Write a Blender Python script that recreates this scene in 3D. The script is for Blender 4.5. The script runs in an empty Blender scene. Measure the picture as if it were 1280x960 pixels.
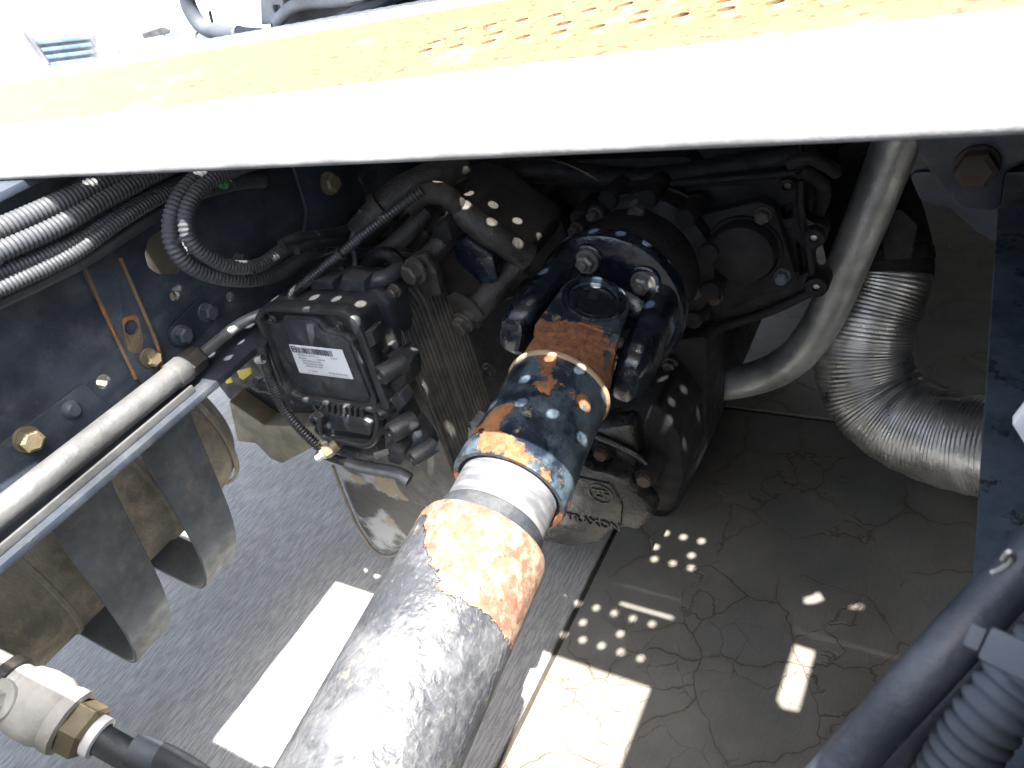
import bpy, bmesh, math, random
from mathutils import Vector, Matrix, noise as mnoise
random.seed(7)
R = math.radians
sc = bpy.context.scene
C = sc.collection
H = 1.10            # camera height above the concrete; everything below is laid out with the camera at z = 0 and raised by H at the end

# ------------------------------------------------------------------ camera
cx_ = Vector((0.8598843, 0.4552909, -0.2308877))      # image right
cy_ = Vector((0.1145884, -0.6128916, -0.7818141))     # image down
cz_ = Vector((-0.4974620, 0.6458127, -0.5791870))     # forward
F = 922.0
cam = bpy.data.objects.new('camera', bpy.data.cameras.new('camera'))
C.objects.link(cam)
M = Matrix.Identity(4)
for i in range(3):
    M[i][0] = cx_[i]; M[i][1] = -cy_[i]; M[i][2] = -cz_[i]
M[2][3] = H
cam.matrix_world = M
cam.data.sensor_width = 36; cam.data.lens = 36 * F / 1280
cam.data.clip_start = 0.01; cam.data.clip_end = 500
cam.data.dof.use_dof = True; cam.data.dof.focus_distance = 0.75; cam.data.dof.aperture_fstop = 16
sc.camera = cam

# ------------------------------------------------------------------ daylight
sun_to = Vector((0.40, -0.22, 1.0)).normalized()
w = bpy.data.worlds.new('World'); sc.world = w; w.use_nodes = True
nt = w.node_tree; bg = nt.nodes['Background']
sky = nt.nodes.new('ShaderNodeTexSky'); sky.sky_type = 'NISHITA'; sky.sun_disc = False
sky.sun_elevation = math.asin(sun_to.z); sky.sun_rotation = math.atan2(sun_to.x, sun_to.y)
sky.air_density = 1.0; sky.dust_density = 3.0; sky.ozone_density = 0.6
hs = nt.nodes.new('ShaderNodeHueSaturation'); hs.inputs['Saturation'].default_value = .62      # hazy midday sky
nt.links.new(sky.outputs[0], hs.inputs['Color']); nt.links.new(hs.outputs[0], bg.inputs[0]); bg.inputs[1].default_value = 0.15
sun = bpy.data.objects.new('sun', bpy.data.lights.new('sun', 'SUN')); C.objects.link(sun)
sun.data.energy = 5.0; sun.data.angle = R(0.53); sun.data.color = (1.0, 0.955, 0.89)
sun.rotation_euler = sun_to.to_track_quat('Z', 'Y').to_euler(); sun.location = (1, -1, 5)
vs = sc.view_settings; vs.view_transform = 'Standard'; vs.look = 'None'; vs.gamma = 1; vs.exposure = 2.4
vs.use_curve_mapping = False

# ------------------------------------------------------------------ placing helpers
def at(px, py, x=None, y=None, z=None):
    """the point of the place seen at that pixel of the survey picture, on a given real plane"""
    d = cx_ * (px - 640) + cy_ * (py - 480) + cz_ * F
    t = x / d.x if x is not None else (y / d.y if y is not None else z / d.z)
    return d * t

# ------------------------------------------------------------------ materials
class NB:
    def __init__(s, name):
        s.m = bpy.data.materials.new(name); s.m.use_nodes = True
        s.t = s.m.node_tree; s.b = s.t.nodes['Principled BSDF']; s.co = s.t.nodes.new('ShaderNodeTexCoord').outputs['Object']
    def new(s, k): return s.t.nodes.new(k)
    def l(s, a, b):
        if hasattr(a, 'is_linked') or hasattr(a, 'links'): s.t.links.new(a, b)
        else: b.default_value = a
    def scale(s, v, co=None):
        n = s.new('ShaderNodeMapping'); s.l(co or s.co, n.inputs[0]); n.inputs['Scale'].default_value = v; return n.outputs[0]
    def noise(s, sc_, det=4, rough=.55, co=None, dist=0, off=0):
        n = s.new('ShaderNodeTexNoise'); c = co or s.co
        if off:
            mp = s.new('ShaderNodeMapping'); s.l(c, mp.inputs[0]); mp.inputs['Location'].default_value = (off, off * .7, -off); c = mp.outputs[0]
        s.l(c, n.inputs['Vector']); n.inputs['Scale'].default_value = sc_; n.inputs['Detail'].default_value = det
        n.inputs['Roughness'].default_value = rough; n.inputs['Distortion'].default_value = dist
        return n.outputs[0]
    def step(s, v, a, b, lo=0, hi=1):
        n = s.new('ShaderNodeMapRange'); n.interpolation_type = 'SMOOTHSTEP'; s.l(v, n.inputs[0])
        n.inputs[1].default_value = a; n.inputs[2].default_value = b; n.inputs[3].default_value = lo; n.inputs[4].default_value = hi
        return n.outputs[0]
    def math(s, op, a, b=0.0, c=None):
        n = s.new('ShaderNodeMath'); n.operation = op; s.l(a, n.inputs[0]); s.l(b, n.inputs[1])
        if c is not None: s.l(c, n.inputs[2])
        return n.outputs[0]
    def mix(s, f, a, b):
        n = s.new('ShaderNodeMix'); n.data_type = 'RGBA'; s.l(f, n.inputs[0])
        for v, k in ((a, 6), (b, 7)):
            if isinstance(v, tuple): v = (*v, 1) if len(v) == 3 else v
            s.l(v, n.inputs[k])
        return n.outputs[2]
    def mixf(s, f, a, b):
        n = s.new('ShaderNodeMix'); s.l(f, n.inputs[0]); s.l(a, n.inputs[2]); s.l(b, n.inputs[3]); return n.outputs[0]
    def xyz(s, co=None):
        n = s.new('ShaderNodeSeparateXYZ'); s.l(co or s.co, n.inputs[0]); return n.outputs
    def up(s):
        g = s.new('ShaderNodeNewGeometry'); n = s.new('ShaderNodeSeparateXYZ'); s.l(g.outputs['Normal'], n.inputs[0]); return n.outputs[2]
    def point(s):
        g = s.new('ShaderNodeNewGeometry'); return g.outputs['Pointiness']
    def voro(s, sc_, feat='F1', co=None, rnd=1):
        n = s.new('ShaderNodeTexVoronoi'); n.feature = feat; s.l(co or s.co, n.inputs['Vector']); n.inputs['Scale'].default_value = sc_
        n.inputs['Randomness'].default_value = rnd
        return n.outputs['Distance']
    def out(s, col, rough, metal=0.0, bumps=(), spec=.5, coat=None):
        if isinstance(col, tuple): col = (*col, 1)
        s.l(col, s.b.inputs['Base Color']); s.l(rough, s.b.inputs['Roughness']); s.l(metal, s.b.inputs['Metallic'])
        s.b.inputs['Specular IOR Level'].default_value = spec
        if coat is not None: s.l(coat, s.b.inputs['Coat Weight']); s.b.inputs['Coat Roughness'].default_value = .12
        prev = None
        for (h, strength, dist) in bumps:
            n = s.new('ShaderNodeBump'); n.inputs['Strength'].default_value = strength; n.inputs['Distance'].default_value = dist
            s.l(h, n.inputs['Height'])
            if prev is not None: s.l(prev, n.inputs['Normal'])
            prev = n.outputs[0]
        if prev is not None: s.l(prev, s.b.inputs['Normal'])
        return s.m

RUST = (0.22, 0.075, 0.025); RUST2 = (0.42, 0.19, 0.07); DUST = (0.34, 0.29, 0.21)
def dirty(name, base, rough=.45, metal=0., dust=.35, dustc=DUST, rust=0., wear=None, bump=.25, spec=.5, nscale=1., var=.35, coat=None):
    n = NB(name)
    v = n.noise(14 * nscale, 5, .6)
    col = n.mix(n.step(v, .3, .7), tuple(c * (1 - var) for c in base), tuple(min(1, c * (1 + var)) for c in base))
    r = n.mixf(n.step(n.noise(40 * nscale, 5), .3, .7), rough * .8, min(1, rough * 1.3))
    fine = n.noise(300, 3, .7)
    # dust: settles a little more on upward faces, broken by noise
    d = n.math('ADD', n.step(n.noise(22 * nscale, 7, .7, off=3.1), .45, .75), n.step(n.up(), .1, 1, 0, .45))
    d = n.math('MULTIPLY', d, n.step(fine, .25, .75, .5, 1.1))
    d = n.math('MULTIPLY', d, dust); d = n.math('MINIMUM', d, .95)
    col = n.mix(d, col, dustc); r = n.mixf(d, r, .9); mt = n.mixf(d, metal, 0.0)
    if wear:
        wv = n.step(n.noise(60 * nscale, 8, .75, off=9), .62, .66); col = n.mix(wv, col, wear)
    if rust > 0:
        k = .72 - rust * .35
        rm = n.step(n.noise(18 * nscale, 9, .72, off=5.3), k, k + .04)
        rc = n.mix(n.noise(120, 5, .7), RUST, RUST2)
        col = n.mix(rm, col, rc); r = n.mixf(rm, r, .9); mt = n.mixf(rm, mt, 0.0)
    return n.out(col, r, mt, [(n.noise(60, 5, .6), bump, .004), (fine, bump, .0012)], spec, coat)

MT = {}
def build_mats():
    MT['rail'] = dirty('rail_paint', (0.042, 0.053, 0.070), .42, dust=.34, dustc=(.20, .19, .17), rust=.12, wear=(.06, .075, .1), bump=.3)
    MT['rail_clean'] = dirty('frame_paint', (0.024, 0.032, 0.046), .38, dust=.22, dustc=(.18, .175, .17), wear=(.07, .085, .11), bump=.25)
    n = NB('worn_rail_paint'); a_ = n.noise(9, 8, .72); b_ = n.noise(34, 9, .78, off=3)
    col = n.mix(n.step(a_, .35, .62), (.022, .034, .052), (.075, .10, .125)); col = n.mix(n.step(b_, .55, .60), col, (.012, .014, .017)); col = n.mix(n.step(n.noise(60, 8, .7, off=9), .56, .70, 0, .6), col, (.15, .16, .165))
    MT['rail_worn'] = n.out(col, n.mixf(b_, .3, .65), 0., [(b_, .5, .002)])
    MT['strap'] = dirty('strap_paint', (0.075, 0.092, 0.112), .45, dust=.55, dustc=(.26, .23, .18), rust=.1)
    MT['black_plastic'] = dirty('black_plastic', (0.018, 0.022, 0.028), .38, dust=.22, dustc=(.26, .23, .18), bump=.25)
    MT['module_face'] = dirty('module_plastic', (0.022, 0.028, 0.036), .45, dust=.30, dustc=(.24, .22, .19), bump=.35, nscale=1.5)
    MT['cast_dark'] = dirty('dark_casting', (0.007, 0.007, 0.0085), .62, dust=.08, dustc=(.045, .038, .028), bump=.6, spec=.35)
    MT['cast_wet'] = dirty('oily_casting', (0.009, 0.010, 0.010), .22, dust=.18, dustc=(.07, .066, .048), bump=.55, spec=.7)
    MT['cast_grey'] = dirty('dusty_casting', (0.018, 0.017, 0.016), .5, dust=.38, dustc=(.10, .086, .065), bump=.6)
    MT['hose'] = dirty('conduit_plastic', (0.028, 0.031, 0.037), .58, dust=.25, dustc=(.13, .125, .12), bump=.12)
    MT['hose_dark'] = dirty('black_conduit', (0.016, 0.018, 0.022), .38, dust=.18, dustc=(.2, .2, .19), bump=.12)
    MT['hose_grey'] = dirty('grey_conduit', (0.060, 0.072, 0.088), .7, dust=.3, dustc=(.13, .135, .14), bump=.12)
    MT['rubber'] = dirty('black_rubber', (0.02, 0.024, 0.03), .5, dust=.2, dustc=(.2, .2, .2))
    MT['steel'] = dirty('zinc_steel', (0.45, 0.46, 0.46), .38, metal=.8, dust=.35, dustc=(.4, .37, .32), bump=.25)
    MT['dusty_tube'] = dirty('dust_coated_tube', (0.085, 0.087, 0.09), .55, metal=.2, dust=.6, dustc=(.12, .119, .116), bump=.35)
    MT['brass'] = dirty('yellow_zinc', (0.20, 0.165, 0.10), .5, metal=.4, dust=.6, dustc=(.24, .20, .13), rust=.25)
    MT['blue_bolt'] = dirty('painted_bolt', (0.05, 0.065, 0.085), .4, dust=.4, dustc=(.25, .24, .22))
    MT['rust_bolt'] = dirty('rusty_bolt', (0.06, 0.04, 0.03), .8, dust=.2, dustc=(.10,.07,.05), rust=.35)
    MT['dark_bolt'] = dirty('dark_bolt', (0.06, 0.055, 0.05), .45, metal=.3, dust=.3, dustc=(.2, .17, .13))
    MT['nut'] = dirty('flange_nut', (0.2, 0.2, 0.2), .4, metal=.7, dust=.35, dustc=(.2, .2, .2))
    MT['tank'] = dirty('mud_covered_tank', (0.22, 0.20, 0.16), .8, dust=.9, dustc=(.46, .39, .28), rust=.05, bump=.8)
    MT['rust_seam'] = dirty('rusty_mud_seam', (.16, .11, .065), .85, dust=.6, dustc=(.20, .15, .09), rust=.6, bump=.9)
    MT['tan'] = dirty('tan_bracket_paint', (0.13, 0.115, 0.08), .6, dust=.5, dustc=(.24, .2, .13), rust=.12)
    MT['white'] = dirty('white_paint', (0.78, 0.78, 0.77), .4, dust=.2, dustc=(.6, .58, .54), bump=.15, var=.03)
    MT['exhaust'] = dirty('aluminised_pipe', (0.36, 0.37, 0.37), .38, metal=.75, dust=.42, dustc=(.19, .185, .17), rust=.05, bump=.3)
    MT['braid'] = dirty('stainless_flex', (0.42, 0.42, 0.41), .30, metal=.92, dust=.25, dustc=(.22, .21, .19), bump=.3)
    MT['yellow'] = dirty('yellow_plastic', (0.65, 0.55, 0.03), .5, dust=.15)
    MT['green'] = dirty('green_band', (0.02, 0.28, 0.07), .45, dust=.1)
    MT['label'] = dirty('paper_label', (0.68, 0.72, 0.76), .35, dust=.12, bump=.05, var=.03)
    MT['ink'] = dirty('label_ink', (0.05, 0.06, 0.07), .5, dust=.0, bump=0)
    MT['valve'] = dirty('dusty_aluminium_valve', (0.55, 0.54, 0.50), .6, metal=.2, dust=.55, dustc=(.50, .46, .39), bump=.4)
    MT['bg_black'] = dirty('far_black', (0.03, 0.032, 0.04), .5, dust=.3)
    MT['bg_blue'] = dirty('far_blue', (0.10, 0.15, 0.23), .4, dust=.05)
    MT['bg_grey'] = dirty('far_grey', (0.15, 0.16, 0.18), .5, dust=.2)
    MT['bg_tan'] = dirty('far_tan', (0.45, 0.30, 0.15), .5, dust=.2)
    # -- deck plank white, worn
    n = NB('deck_aluminium'); v = n.noise(40, 6, .7)
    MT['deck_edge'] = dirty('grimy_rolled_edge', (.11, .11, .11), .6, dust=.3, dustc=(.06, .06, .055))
    MT['deck'] = n.out(n.mix(n.step(v, .4, .7), (.66, .67, .68), (.55, .54, .52)), .45, .25, [(n.noise(200, 4), .25, .002)])
    n = NB('deck_rusty'); big = n.noise(9, 8, .72); sp = n.noise(95, 4, .6, off=2)
    m1 = n.step(big, .26, .44); m2 = n.step(n.math('ADD', sp, n.math('MULTIPLY', big, .35)), .755, .80)
    col = n.mix(m1, (.24, .21, .165), (.165, .108, .050)); col = n.mix(m2, col, (.11, .048, .026))
    MT['deck_rust'] = n.out(col, .7, 0., [(sp, .5, .002)])
    # -- cable-tie strapped driveshaft: chipped black paint on rust.  local z runs along the shaft (0 = joint centre, negative = towards the tail)
    n = NB('shaft_paint'); X = n.xyz()
    edge = n.noise(26, 6, .65); fine = n.noise(90, 6, .7)
    # rust front band, deeper on the right flank
    side = n.step(X[0], .045, -.03, .0, .062)
    lim = n.math('ADD', n.math('MULTIPLY', n.math('ADD', edge, n.math('MULTIPLY', n.noise(140, 4, .7), .22)), -.055), n.math('ADD', X[2], side))
    rm = n.step(lim, -.3452, -.3437)
    base = n.mix(n.step(n.noise(18, 6, .7, off=4), .42, .62), (.040, .043, .050), (.10, .104, .112))
    dl = n.step(n.noise(30, 8, .75, off=7), .56, .70)
    base = n.mix(n.math('MULTIPLY', dl, .6), base, (.27, .24, .17))
    spk = n.step(n.noise(190, 3, .6, off=1), .60, .70); base = n.mix(n.math('MULTIPLY', spk, .25), base, (.22, .22, .23))
    chip = n.step(n.noise(14, 6, .6, off=12), .70, .712); base = n.mix(chip, base, (.42, .17, .06))
    rc = n.mix(n.step(n.noise(55, 8, .72), .3, .7), (.13, .048, .028), (.225, .125, .08))
    rc = n.mix(n.step(fine, .44, .62), rc, (.30, .225, .16))
    rc = n.mix(n.step(n.noise(24, 6, .7, off=6), .52, .64, 0, .6), rc, (.13, .05, .028))
    rc = n.mix(n.step(n.noise(130, 4, .7, off=2), .6, .7), rc, (.13, .035, .018))
    rgh = n.mixf(n.math('MAXIMUM', rm, n.math('MULTIPLY', dl, .7)), .46, .85)
    wr = n.noise(95, 3, .5, dist=.8)
    MT['shaft'] = n.out(n.mix(rm, base, rc), rgh, 0., [(n.math('MULTIPLY', wr, n.math('SUBTRACT', 1, rm)), .65, .0035), (n.math('SUBTRACT', 1, rm), .9, .0015), (fine, .35, .0015)], .6)
    # -- slip yoke: navy paint with big rust patches
    n = NB('yoke_paint'); X = n.xyz(); fine = n.noise(140, 6, .75)
    b = n.mix(n.step(n.noise(26, 8, .7), .42, .62), (.009, .014, .024), (.070, .098, .12))
    b = n.mix(n.math('MULTIPLY', n.step(n.noise(40, 8, .75, off=8), .58, .68), .7), b, (.33, .29, .19))
    zone = n.math('ADD', n.noise(17, 7, .62, off=1.7), n.math('MULTIPLY', n.step(X[2], -.095, -.085), .14))
    zone = n.math('SUBTRACT', zone, n.math('MULTIPLY', n.step(X[2], -.038, -.022), .5))
    rimz = n.step(n.math('ADD', X[2], n.math('MULTIPLY', n.noise(40, 4, off=6), .02)), -.192, -.208, 0, .06)
    zone = n.math('ADD', zone, rimz)
    rm = n.step(zone, .575, .59)
    rc = n.mix(n.step(fine, .3, .7), (.10, .034, .014), (.27, .115, .045))
    rc = n.mix(n.step(n.noise(20, 5, .6, off=3), .5, .7), rc, (.33, .14, .045))
    MT['yoke'] = n.out(n.mix(rm, b, rc), n.mixf(rm, .3, .85), 0., [(n.math('SUBTRACT', 1, rm), .7, .0012), (n.noise(80, 5, .7), .45, .003), (fine, .4, .001)], .6)
    # -- glossy flange paint
    n = NB('flange_paint'); fine = n.noise(150, 5, .7)
    b = n.mix(n.step(n.noise(30, 9, .75), .50, .70), (.005, .008, .015), (.022, .036, .056))
    b = n.mix(n.step(n.noise(45, 10, .8, off=4), .70, .72), b, (.09, .115, .135))
    MT['flange'] = n.out(b, n.mixf(n.step(n.noise(30, 5), .4, .6), .14, .34), 0., [(n.noise(45, 5, .6), .35, .004), (fine, .25, .001)], .7)
    # -- weld
    MT['weld'] = dirty('weld_bead', (.34, .25, .15), .6, metal=.1, dust=.3, rust=.4, bump=.6)
    # -- polished slip stub
    n = NB('polished_stub'); X = n.xyz()
    st = n.noise(30, 5, .6, co=n.scale((1, 1, 6)))
    MT['stub'] = n.out(n.mix(n.step(st, .35, .65), (.19, .20, .22), (.36, .36, .37)), n.mixf(st, .3, .55), .55, [(n.noise(90, 4), .12, .001)])
    # -- plate cooler
    n = NB('cooler_metal'); d = n.noise(30, 7, .7)
    MT['cooler'] = n.out(n.mix(n.step(d, .35, .7), (.050, .051, .053), (.135, .125, .108)), .5, .3, [(n.noise(220, 3), .3, .001)])
    # -- shield, dark with random pale grey and tan patches
    n = NB('patchy_shield'); X = n.xyz()
    m = n.step(n.noise(9, 5, .6, off=2.2), .50, .60); p = n.step(n.noise(13, 7, .6, off=8.8), .60, .615)
    col = n.mix(n.math('MULTIPLY', m, .8), (.030, .029, .027), (.32, .33, .35)); col = n.mix(p, col, (.22, .18, .11))
    MT['shield'] = n.out(col, .58, 0., [(n.noise(50, 5), .5, .003), (p, .5, .001)])
    # -- concrete, broomed
    n = NB('broomed_concrete')
    br = n.noise(250, 5, .7, co=n.scale((1, .10, 1))); br2 = n.noise(60, 5, .6, co=n.scale((1, .06, 1)))
    bgn = n.noise(5, 6, .6)
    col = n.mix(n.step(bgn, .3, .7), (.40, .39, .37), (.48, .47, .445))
    col = n.mix(n.step(br, .40, .62, .75, 0), col, (.19, .19, .19)); col = n.mix(n.step(br2, .5, .75, 0, .45), col, (.40, .40, .39))
    st = n.step(n.noise(3.2, 5, .6, off=4), .52, .7, 0, .45); col = n.mix(st, col, (.24, .19, .13))
    g = n.noise(480, 3, .7); col = n.mix(n.step(g, .54, .66, 0, .65), col, (.55, .54, .52))
    MT['conc_l'] = n.out(col, .85, 0., [(br, .6, .003), (g, .3, .001)], .3)
    # -- concrete, smooth stained and map cracked
    n = NB('cracked_concrete')
    wob = n.new('ShaderNodeVectorMath'); wob.operation = 'ADD'
    nz = n.new('ShaderNodeTexNoise'); n.l(n.co, nz.inputs['Vector']); nz.inputs['Scale'].default_value = 16; nz.inputs['Detail'].default_value = 5
    vm = n.new('ShaderNodeVectorMath'); vm.operation = 'SCALE'; n.l(nz.outputs['Color'], vm.inputs[0]); vm.inputs[3].default_value = .05
    n.l(n.co, wob.inputs[0]); n.l(vm.outputs[0], wob.inputs[1]); cc = wob.outputs[0]
    e = n.voro(8.5, 'DISTANCE_TO_EDGE', co=cc); e2 = n.voro(16, 'DISTANCE_TO_EDGE', co=cc)
    brk = n.noise(6, 4, .6, off=2)
    crack = n.math('MULTIPLY', n.step(e, 0.002, 0.012, 1, 0), n.step(brk, .38, .5)); halo = n.math('MULTIPLY', n.step(e, .0, .13, 1, 0), n.step(brk, .35, .6))
    crack2 = n.math('MULTIPLY', n.step(e2, .002, .010, 1, 0), n.step(n.noise(5, 4, .6, off=6), .52, .6))
    big = n.noise(3.5, 6, .65)
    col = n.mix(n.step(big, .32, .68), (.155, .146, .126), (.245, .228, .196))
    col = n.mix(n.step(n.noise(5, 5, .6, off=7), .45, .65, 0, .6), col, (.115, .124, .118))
    col = n.mix(n.math('MULTIPLY', halo, .30), col, (.12, .075, .035))
    fn = n.noise(430, 4, .75); col = n.mix(n.step(fn, .48, .66, 0, .5), col, (.29, .28, .25))
    br = n.noise(240, 4, .65, co=n.scale((1, .06, 1))); col = n.mix(n.step(br, .5, .8, 0, .4), col, (.10, .095, .085))
    col = n.mix(n.math('MULTIPLY', n.math('MAXIMUM', crack, crack2), .38), col, (.045, .026, .012))
    MT['conc_r'] = n.out(col, n.mixf(n.step(big, .4, .6), .55, .8), 0., [(n.math('MULTIPLY', n.math('MAXIMUM', crack, crack2), -1), .6, .004), (fn, .25, .001)], .35)
    n = NB('joint_dirt'); MT['joint'] = n.out(n.mix(n.noise(60), (.02, .018, .015), (.07, .06, .045)), .95, 0., [(n.noise(150), .6, .003)])
    n = NB('far_yard'); MT['yard'] = n.out(n.mix(n.noise(1.5, 6), (.27, .265, .25), (.33, .32, .31)), .9)
build_mats()

# ------------------------------------------------------------------ mesh helpers
ROOTS = []
def link(o, mat=None, parent=None):
    C.objects.link(o)
    if mat and o.type == 'MESH' and not o.data.materials: o.data.materials.append(MT[mat])
    if parent is not None: o.parent = parent
    return o
def thing(name, label, cat, group=None, M=None):
    o = bpy.data.objects.new(name, None); C.objects.link(o); o.empty_display_size = .05
    o['label'] = label; o['category'] = cat
    if group: o['group'] = group
    if M is not None: o.matrix_world = M
    ROOTS.append(o); return o
def finish(me, ang=35):
    me.validate(); me.update()
    me.shade_smooth(); me.set_sharp_from_angle(angle=R(ang)); return me
def put(name, me, mat, parent=None, M=None, label=None, cat=None, group=None, kind=None):
    o = bpy.data.objects.new(name, me)
    if me.materials and me.materials[0] != MT[mat]:
        pass
    link(o, mat, parent)
    if M is not None: o.matrix_local = M
    if label: o['label'] = label
    if cat: o['category'] = cat
    if group: o['group'] = group
    if kind: o['kind'] = kind
    if parent is None: ROOTS.append(o)
    return o
def from_bm(bm, name='mesh', ang=35):
    bmesh.ops.recalc_face_normals(bm, faces=bm.faces)
    me = bpy.data.meshes.new(name); bm.to_mesh(me); bm.free(); return finish(me, ang)
def frame(o, zaxis, up=Vector((0, 0, 1))):
    z = Vector(zaxis).normalized(); up = Vector(up)
    x = up.cross(z)
    if x.length < 1e-4: x = Vector((1, 0, 0)).cross(z)
    x.normalize(); y = z.cross(x)
    m = Matrix.Identity(4)
    for i in range(3): m[i][0] = x[i]; m[i][1] = y[i]; m[i][2] = z[i]; m[i][3] = o[i]
    return m
def YP(y, x=0, z=0):      # local X->x, Y->z, Z-> -y (towards the camera)
    m = Matrix.Identity(4); m.col[0] = (1, 0, 0, 0); m.col[1] = (0, 0, 1, 0); m.col[2] = (0, -1, 0, 0); m.col[3] = (x, y, z, 1); return m
def XP(x, y=0, z=0):      # local X->y, Y->z, Z->+x
    m = Matrix.Identity(4); m.col[0] = (0, 1, 0, 0); m.col[1] = (0, 0, 1, 0); m.col[2] = (1, 0, 0, 0); m.col[3] = (x, y, z, 1); return m
def bm_box(bm, x0, x1, y0, y1, z0, z1, bev=0, M=None, seg=2):
    r = bmesh.ops.create_cube(bm, size=1); vs_ = r['verts']
    for v in vs_:
        v.co = Vector((x0 + (v.co.x + .5) * (x1 - x0), y0 + (v.co.y + .5) * (y1 - y0), z0 + (v.co.z + .5) * (z1 - z0)))
    if bev:
        ed = list({e for v in vs_ for e in v.link_edges})
        g = bmesh.ops.bevel(bm, geom=ed, offset=bev, segments=seg, profile=.6, affect='EDGES')
        vs_ = list({v for f in g['faces'] for v in f.verts} | {v for v in vs_ if v.is_valid})
    if M is not None:
        for v in vs_: v.co = M @ v.co
def box(x0, x1, y0, y1, z0, z1, bev=.002, M=None):
    bm = bmesh.new(); bm_box(bm, x0, x1, y0, y1, z0, z1, bev, M); return from_bm(bm)
def bm_lathe(bm, prof, seg=32, M=None, hexa=False, ang0=0):
    """prof: (radius, z) list; ends with radius 0 are capped"""
    rings = []
    for r, z in prof:
        if r < 1e-6: rings.append([bm.verts.new((0, 0, z))])
        else: rings.append([bm.verts.new((r * math.cos(ang0 + 2 * math.pi * i / seg), r * math.sin(ang0 + 2 * math.pi * i / seg), z)) for i in range(seg)])
    for a, b in zip(rings, rings[1:]):
        for i in range(seg):
            j = (i + 1) % seg
            if len(a) == 1 and len(b) == 1: continue
            if len(a) == 1: bm.faces.new((a[0], b[j], b[i]))
            elif len(b) == 1: bm.faces.new((a[i], a[j], b[0]))
            else: bm.faces.new((a[i], a[j], b[j], b[i]))
    if M is not None:
        for rg in rings:
            for v in rg: v.co = M @ v.co
def lathe(prof, seg=32, M=None, ang=35):
    bm = bmesh.new(); bm_lathe(bm, prof, seg, M); return from_bm(bm, ang=ang)
def spline(pts, n=8):
    pts = [Vector(p) for p in pts]
    if len(pts) == 2:
        return [pts[0].lerp(pts[1], i / (n)) for i in range(n + 1)]
    P = [pts[0] * 2 - pts[1]] + pts + [pts[-1] * 2 - pts[-2]]; out = []
    for i in range(1, len(P) - 2):
        p0, p1, p2, p3 = P[i - 1:i + 3]
        for k in range(n):
            t = k / n
            out.append(.5 * ((2 * p1) + (p2 - p0) * t + (2 * p0 - 5 * p1 + 4 * p2 - p3) * t * t + (3 * p1 - p0 - 3 * p2 + p3) * t ** 3))
    out.append(pts[-1]); return out
def resample(pts, d):
    out = [pts[0]]; acc = 0; 
    for a, b in zip(pts, pts[1:]):
        L = (b - a).length
        while L and acc + L >= d:
            t = (d - acc) / L; a = a.lerp(b, t); out.append(a.copy()); L = (b - a).length; acc = 0
        acc += L
    return out
def sweep(bm, path, rad, seg=16, cap=True, M=None):
    """path points, rad = number / list"""
    n = len(path); rings = []
    t0 = (path[1] - path[0]).normalized(); u = t0.orthogonal().normalized()
    for i, p in enumerate(path):
        t = (path[min(i + 1, n - 1)] - path[max(i - 1, 0)]).normalized()
        u = (u - t * u.dot(t)).normalized(); v = t.cross(u)
        r = rad[i] if isinstance(rad, (list, tuple)) else rad
        rings.append([bm.verts.new(p + (u * math.cos(2 * math.pi * k / seg) + v * math.sin(2 * math.pi * k / seg)) * r) for k in range(seg)])
    for a, b in zip(rings, rings[1:]):
        for k in range(seg): bm.faces.new((a[k], a[(k + 1) % seg], b[(k + 1) % seg], b[k]))
    if cap: bm.faces.new(rings[0][::-1]); bm.faces.new(rings[-1])
def tube(pts, r, seg=18, n=10, ang=40):
    bm = bmesh.new(); sweep(bm, spline(pts, n), r, seg); return from_bm(bm, ang=ang)
def conduit(pts, r, pitch=.0045, depth=.13, seg=18, n=14):
    path = resample(spline(pts, n), pitch / 4)
    rad = [r * (1, 1, 1 - depth, 1 - depth)[i % 4] for i in range(len(path))]
    bm = bmesh.new(); sweep(bm, path, rad, seg); return from_bm(bm, ang=60)
def rounded(pts, r, n=5):
    out = []; N = len(pts)
    for i in range(N):
        rr = r[i] if isinstance(r, (list, tuple)) else r
        p = Vector(pts[i][:2]); a = Vector(pts[i - 1][:2]); b = Vector(pts[(i + 1) % N][:2])
        da = (a - p); db = (b - p); la, lb = da.length, db.length; da.normalize(); db.normalize()
        th = da.angle(db); d = min(rr / max(math.tan(th / 2), .05), la * .49, lb * .49)
        if rr <= 0 or d < 1e-5: out.append((p.x, p.y)); continue
        s, e = p + da * d, p + db * d
        for k in range(n + 1):
            t = k / n; q = s * (1 - t) ** 2 + p * 2 * t * (1 - t) + e * t * t; out.append((q.x, q.y))
    return out
def circ(x, y, r, n=20, sx=1, sy=1): return [(x + r * sx * math.cos(2 * math.pi * k / n), y + r * sy * math.sin(2 * math.pi * k / n)) for k in range(n)]
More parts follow.
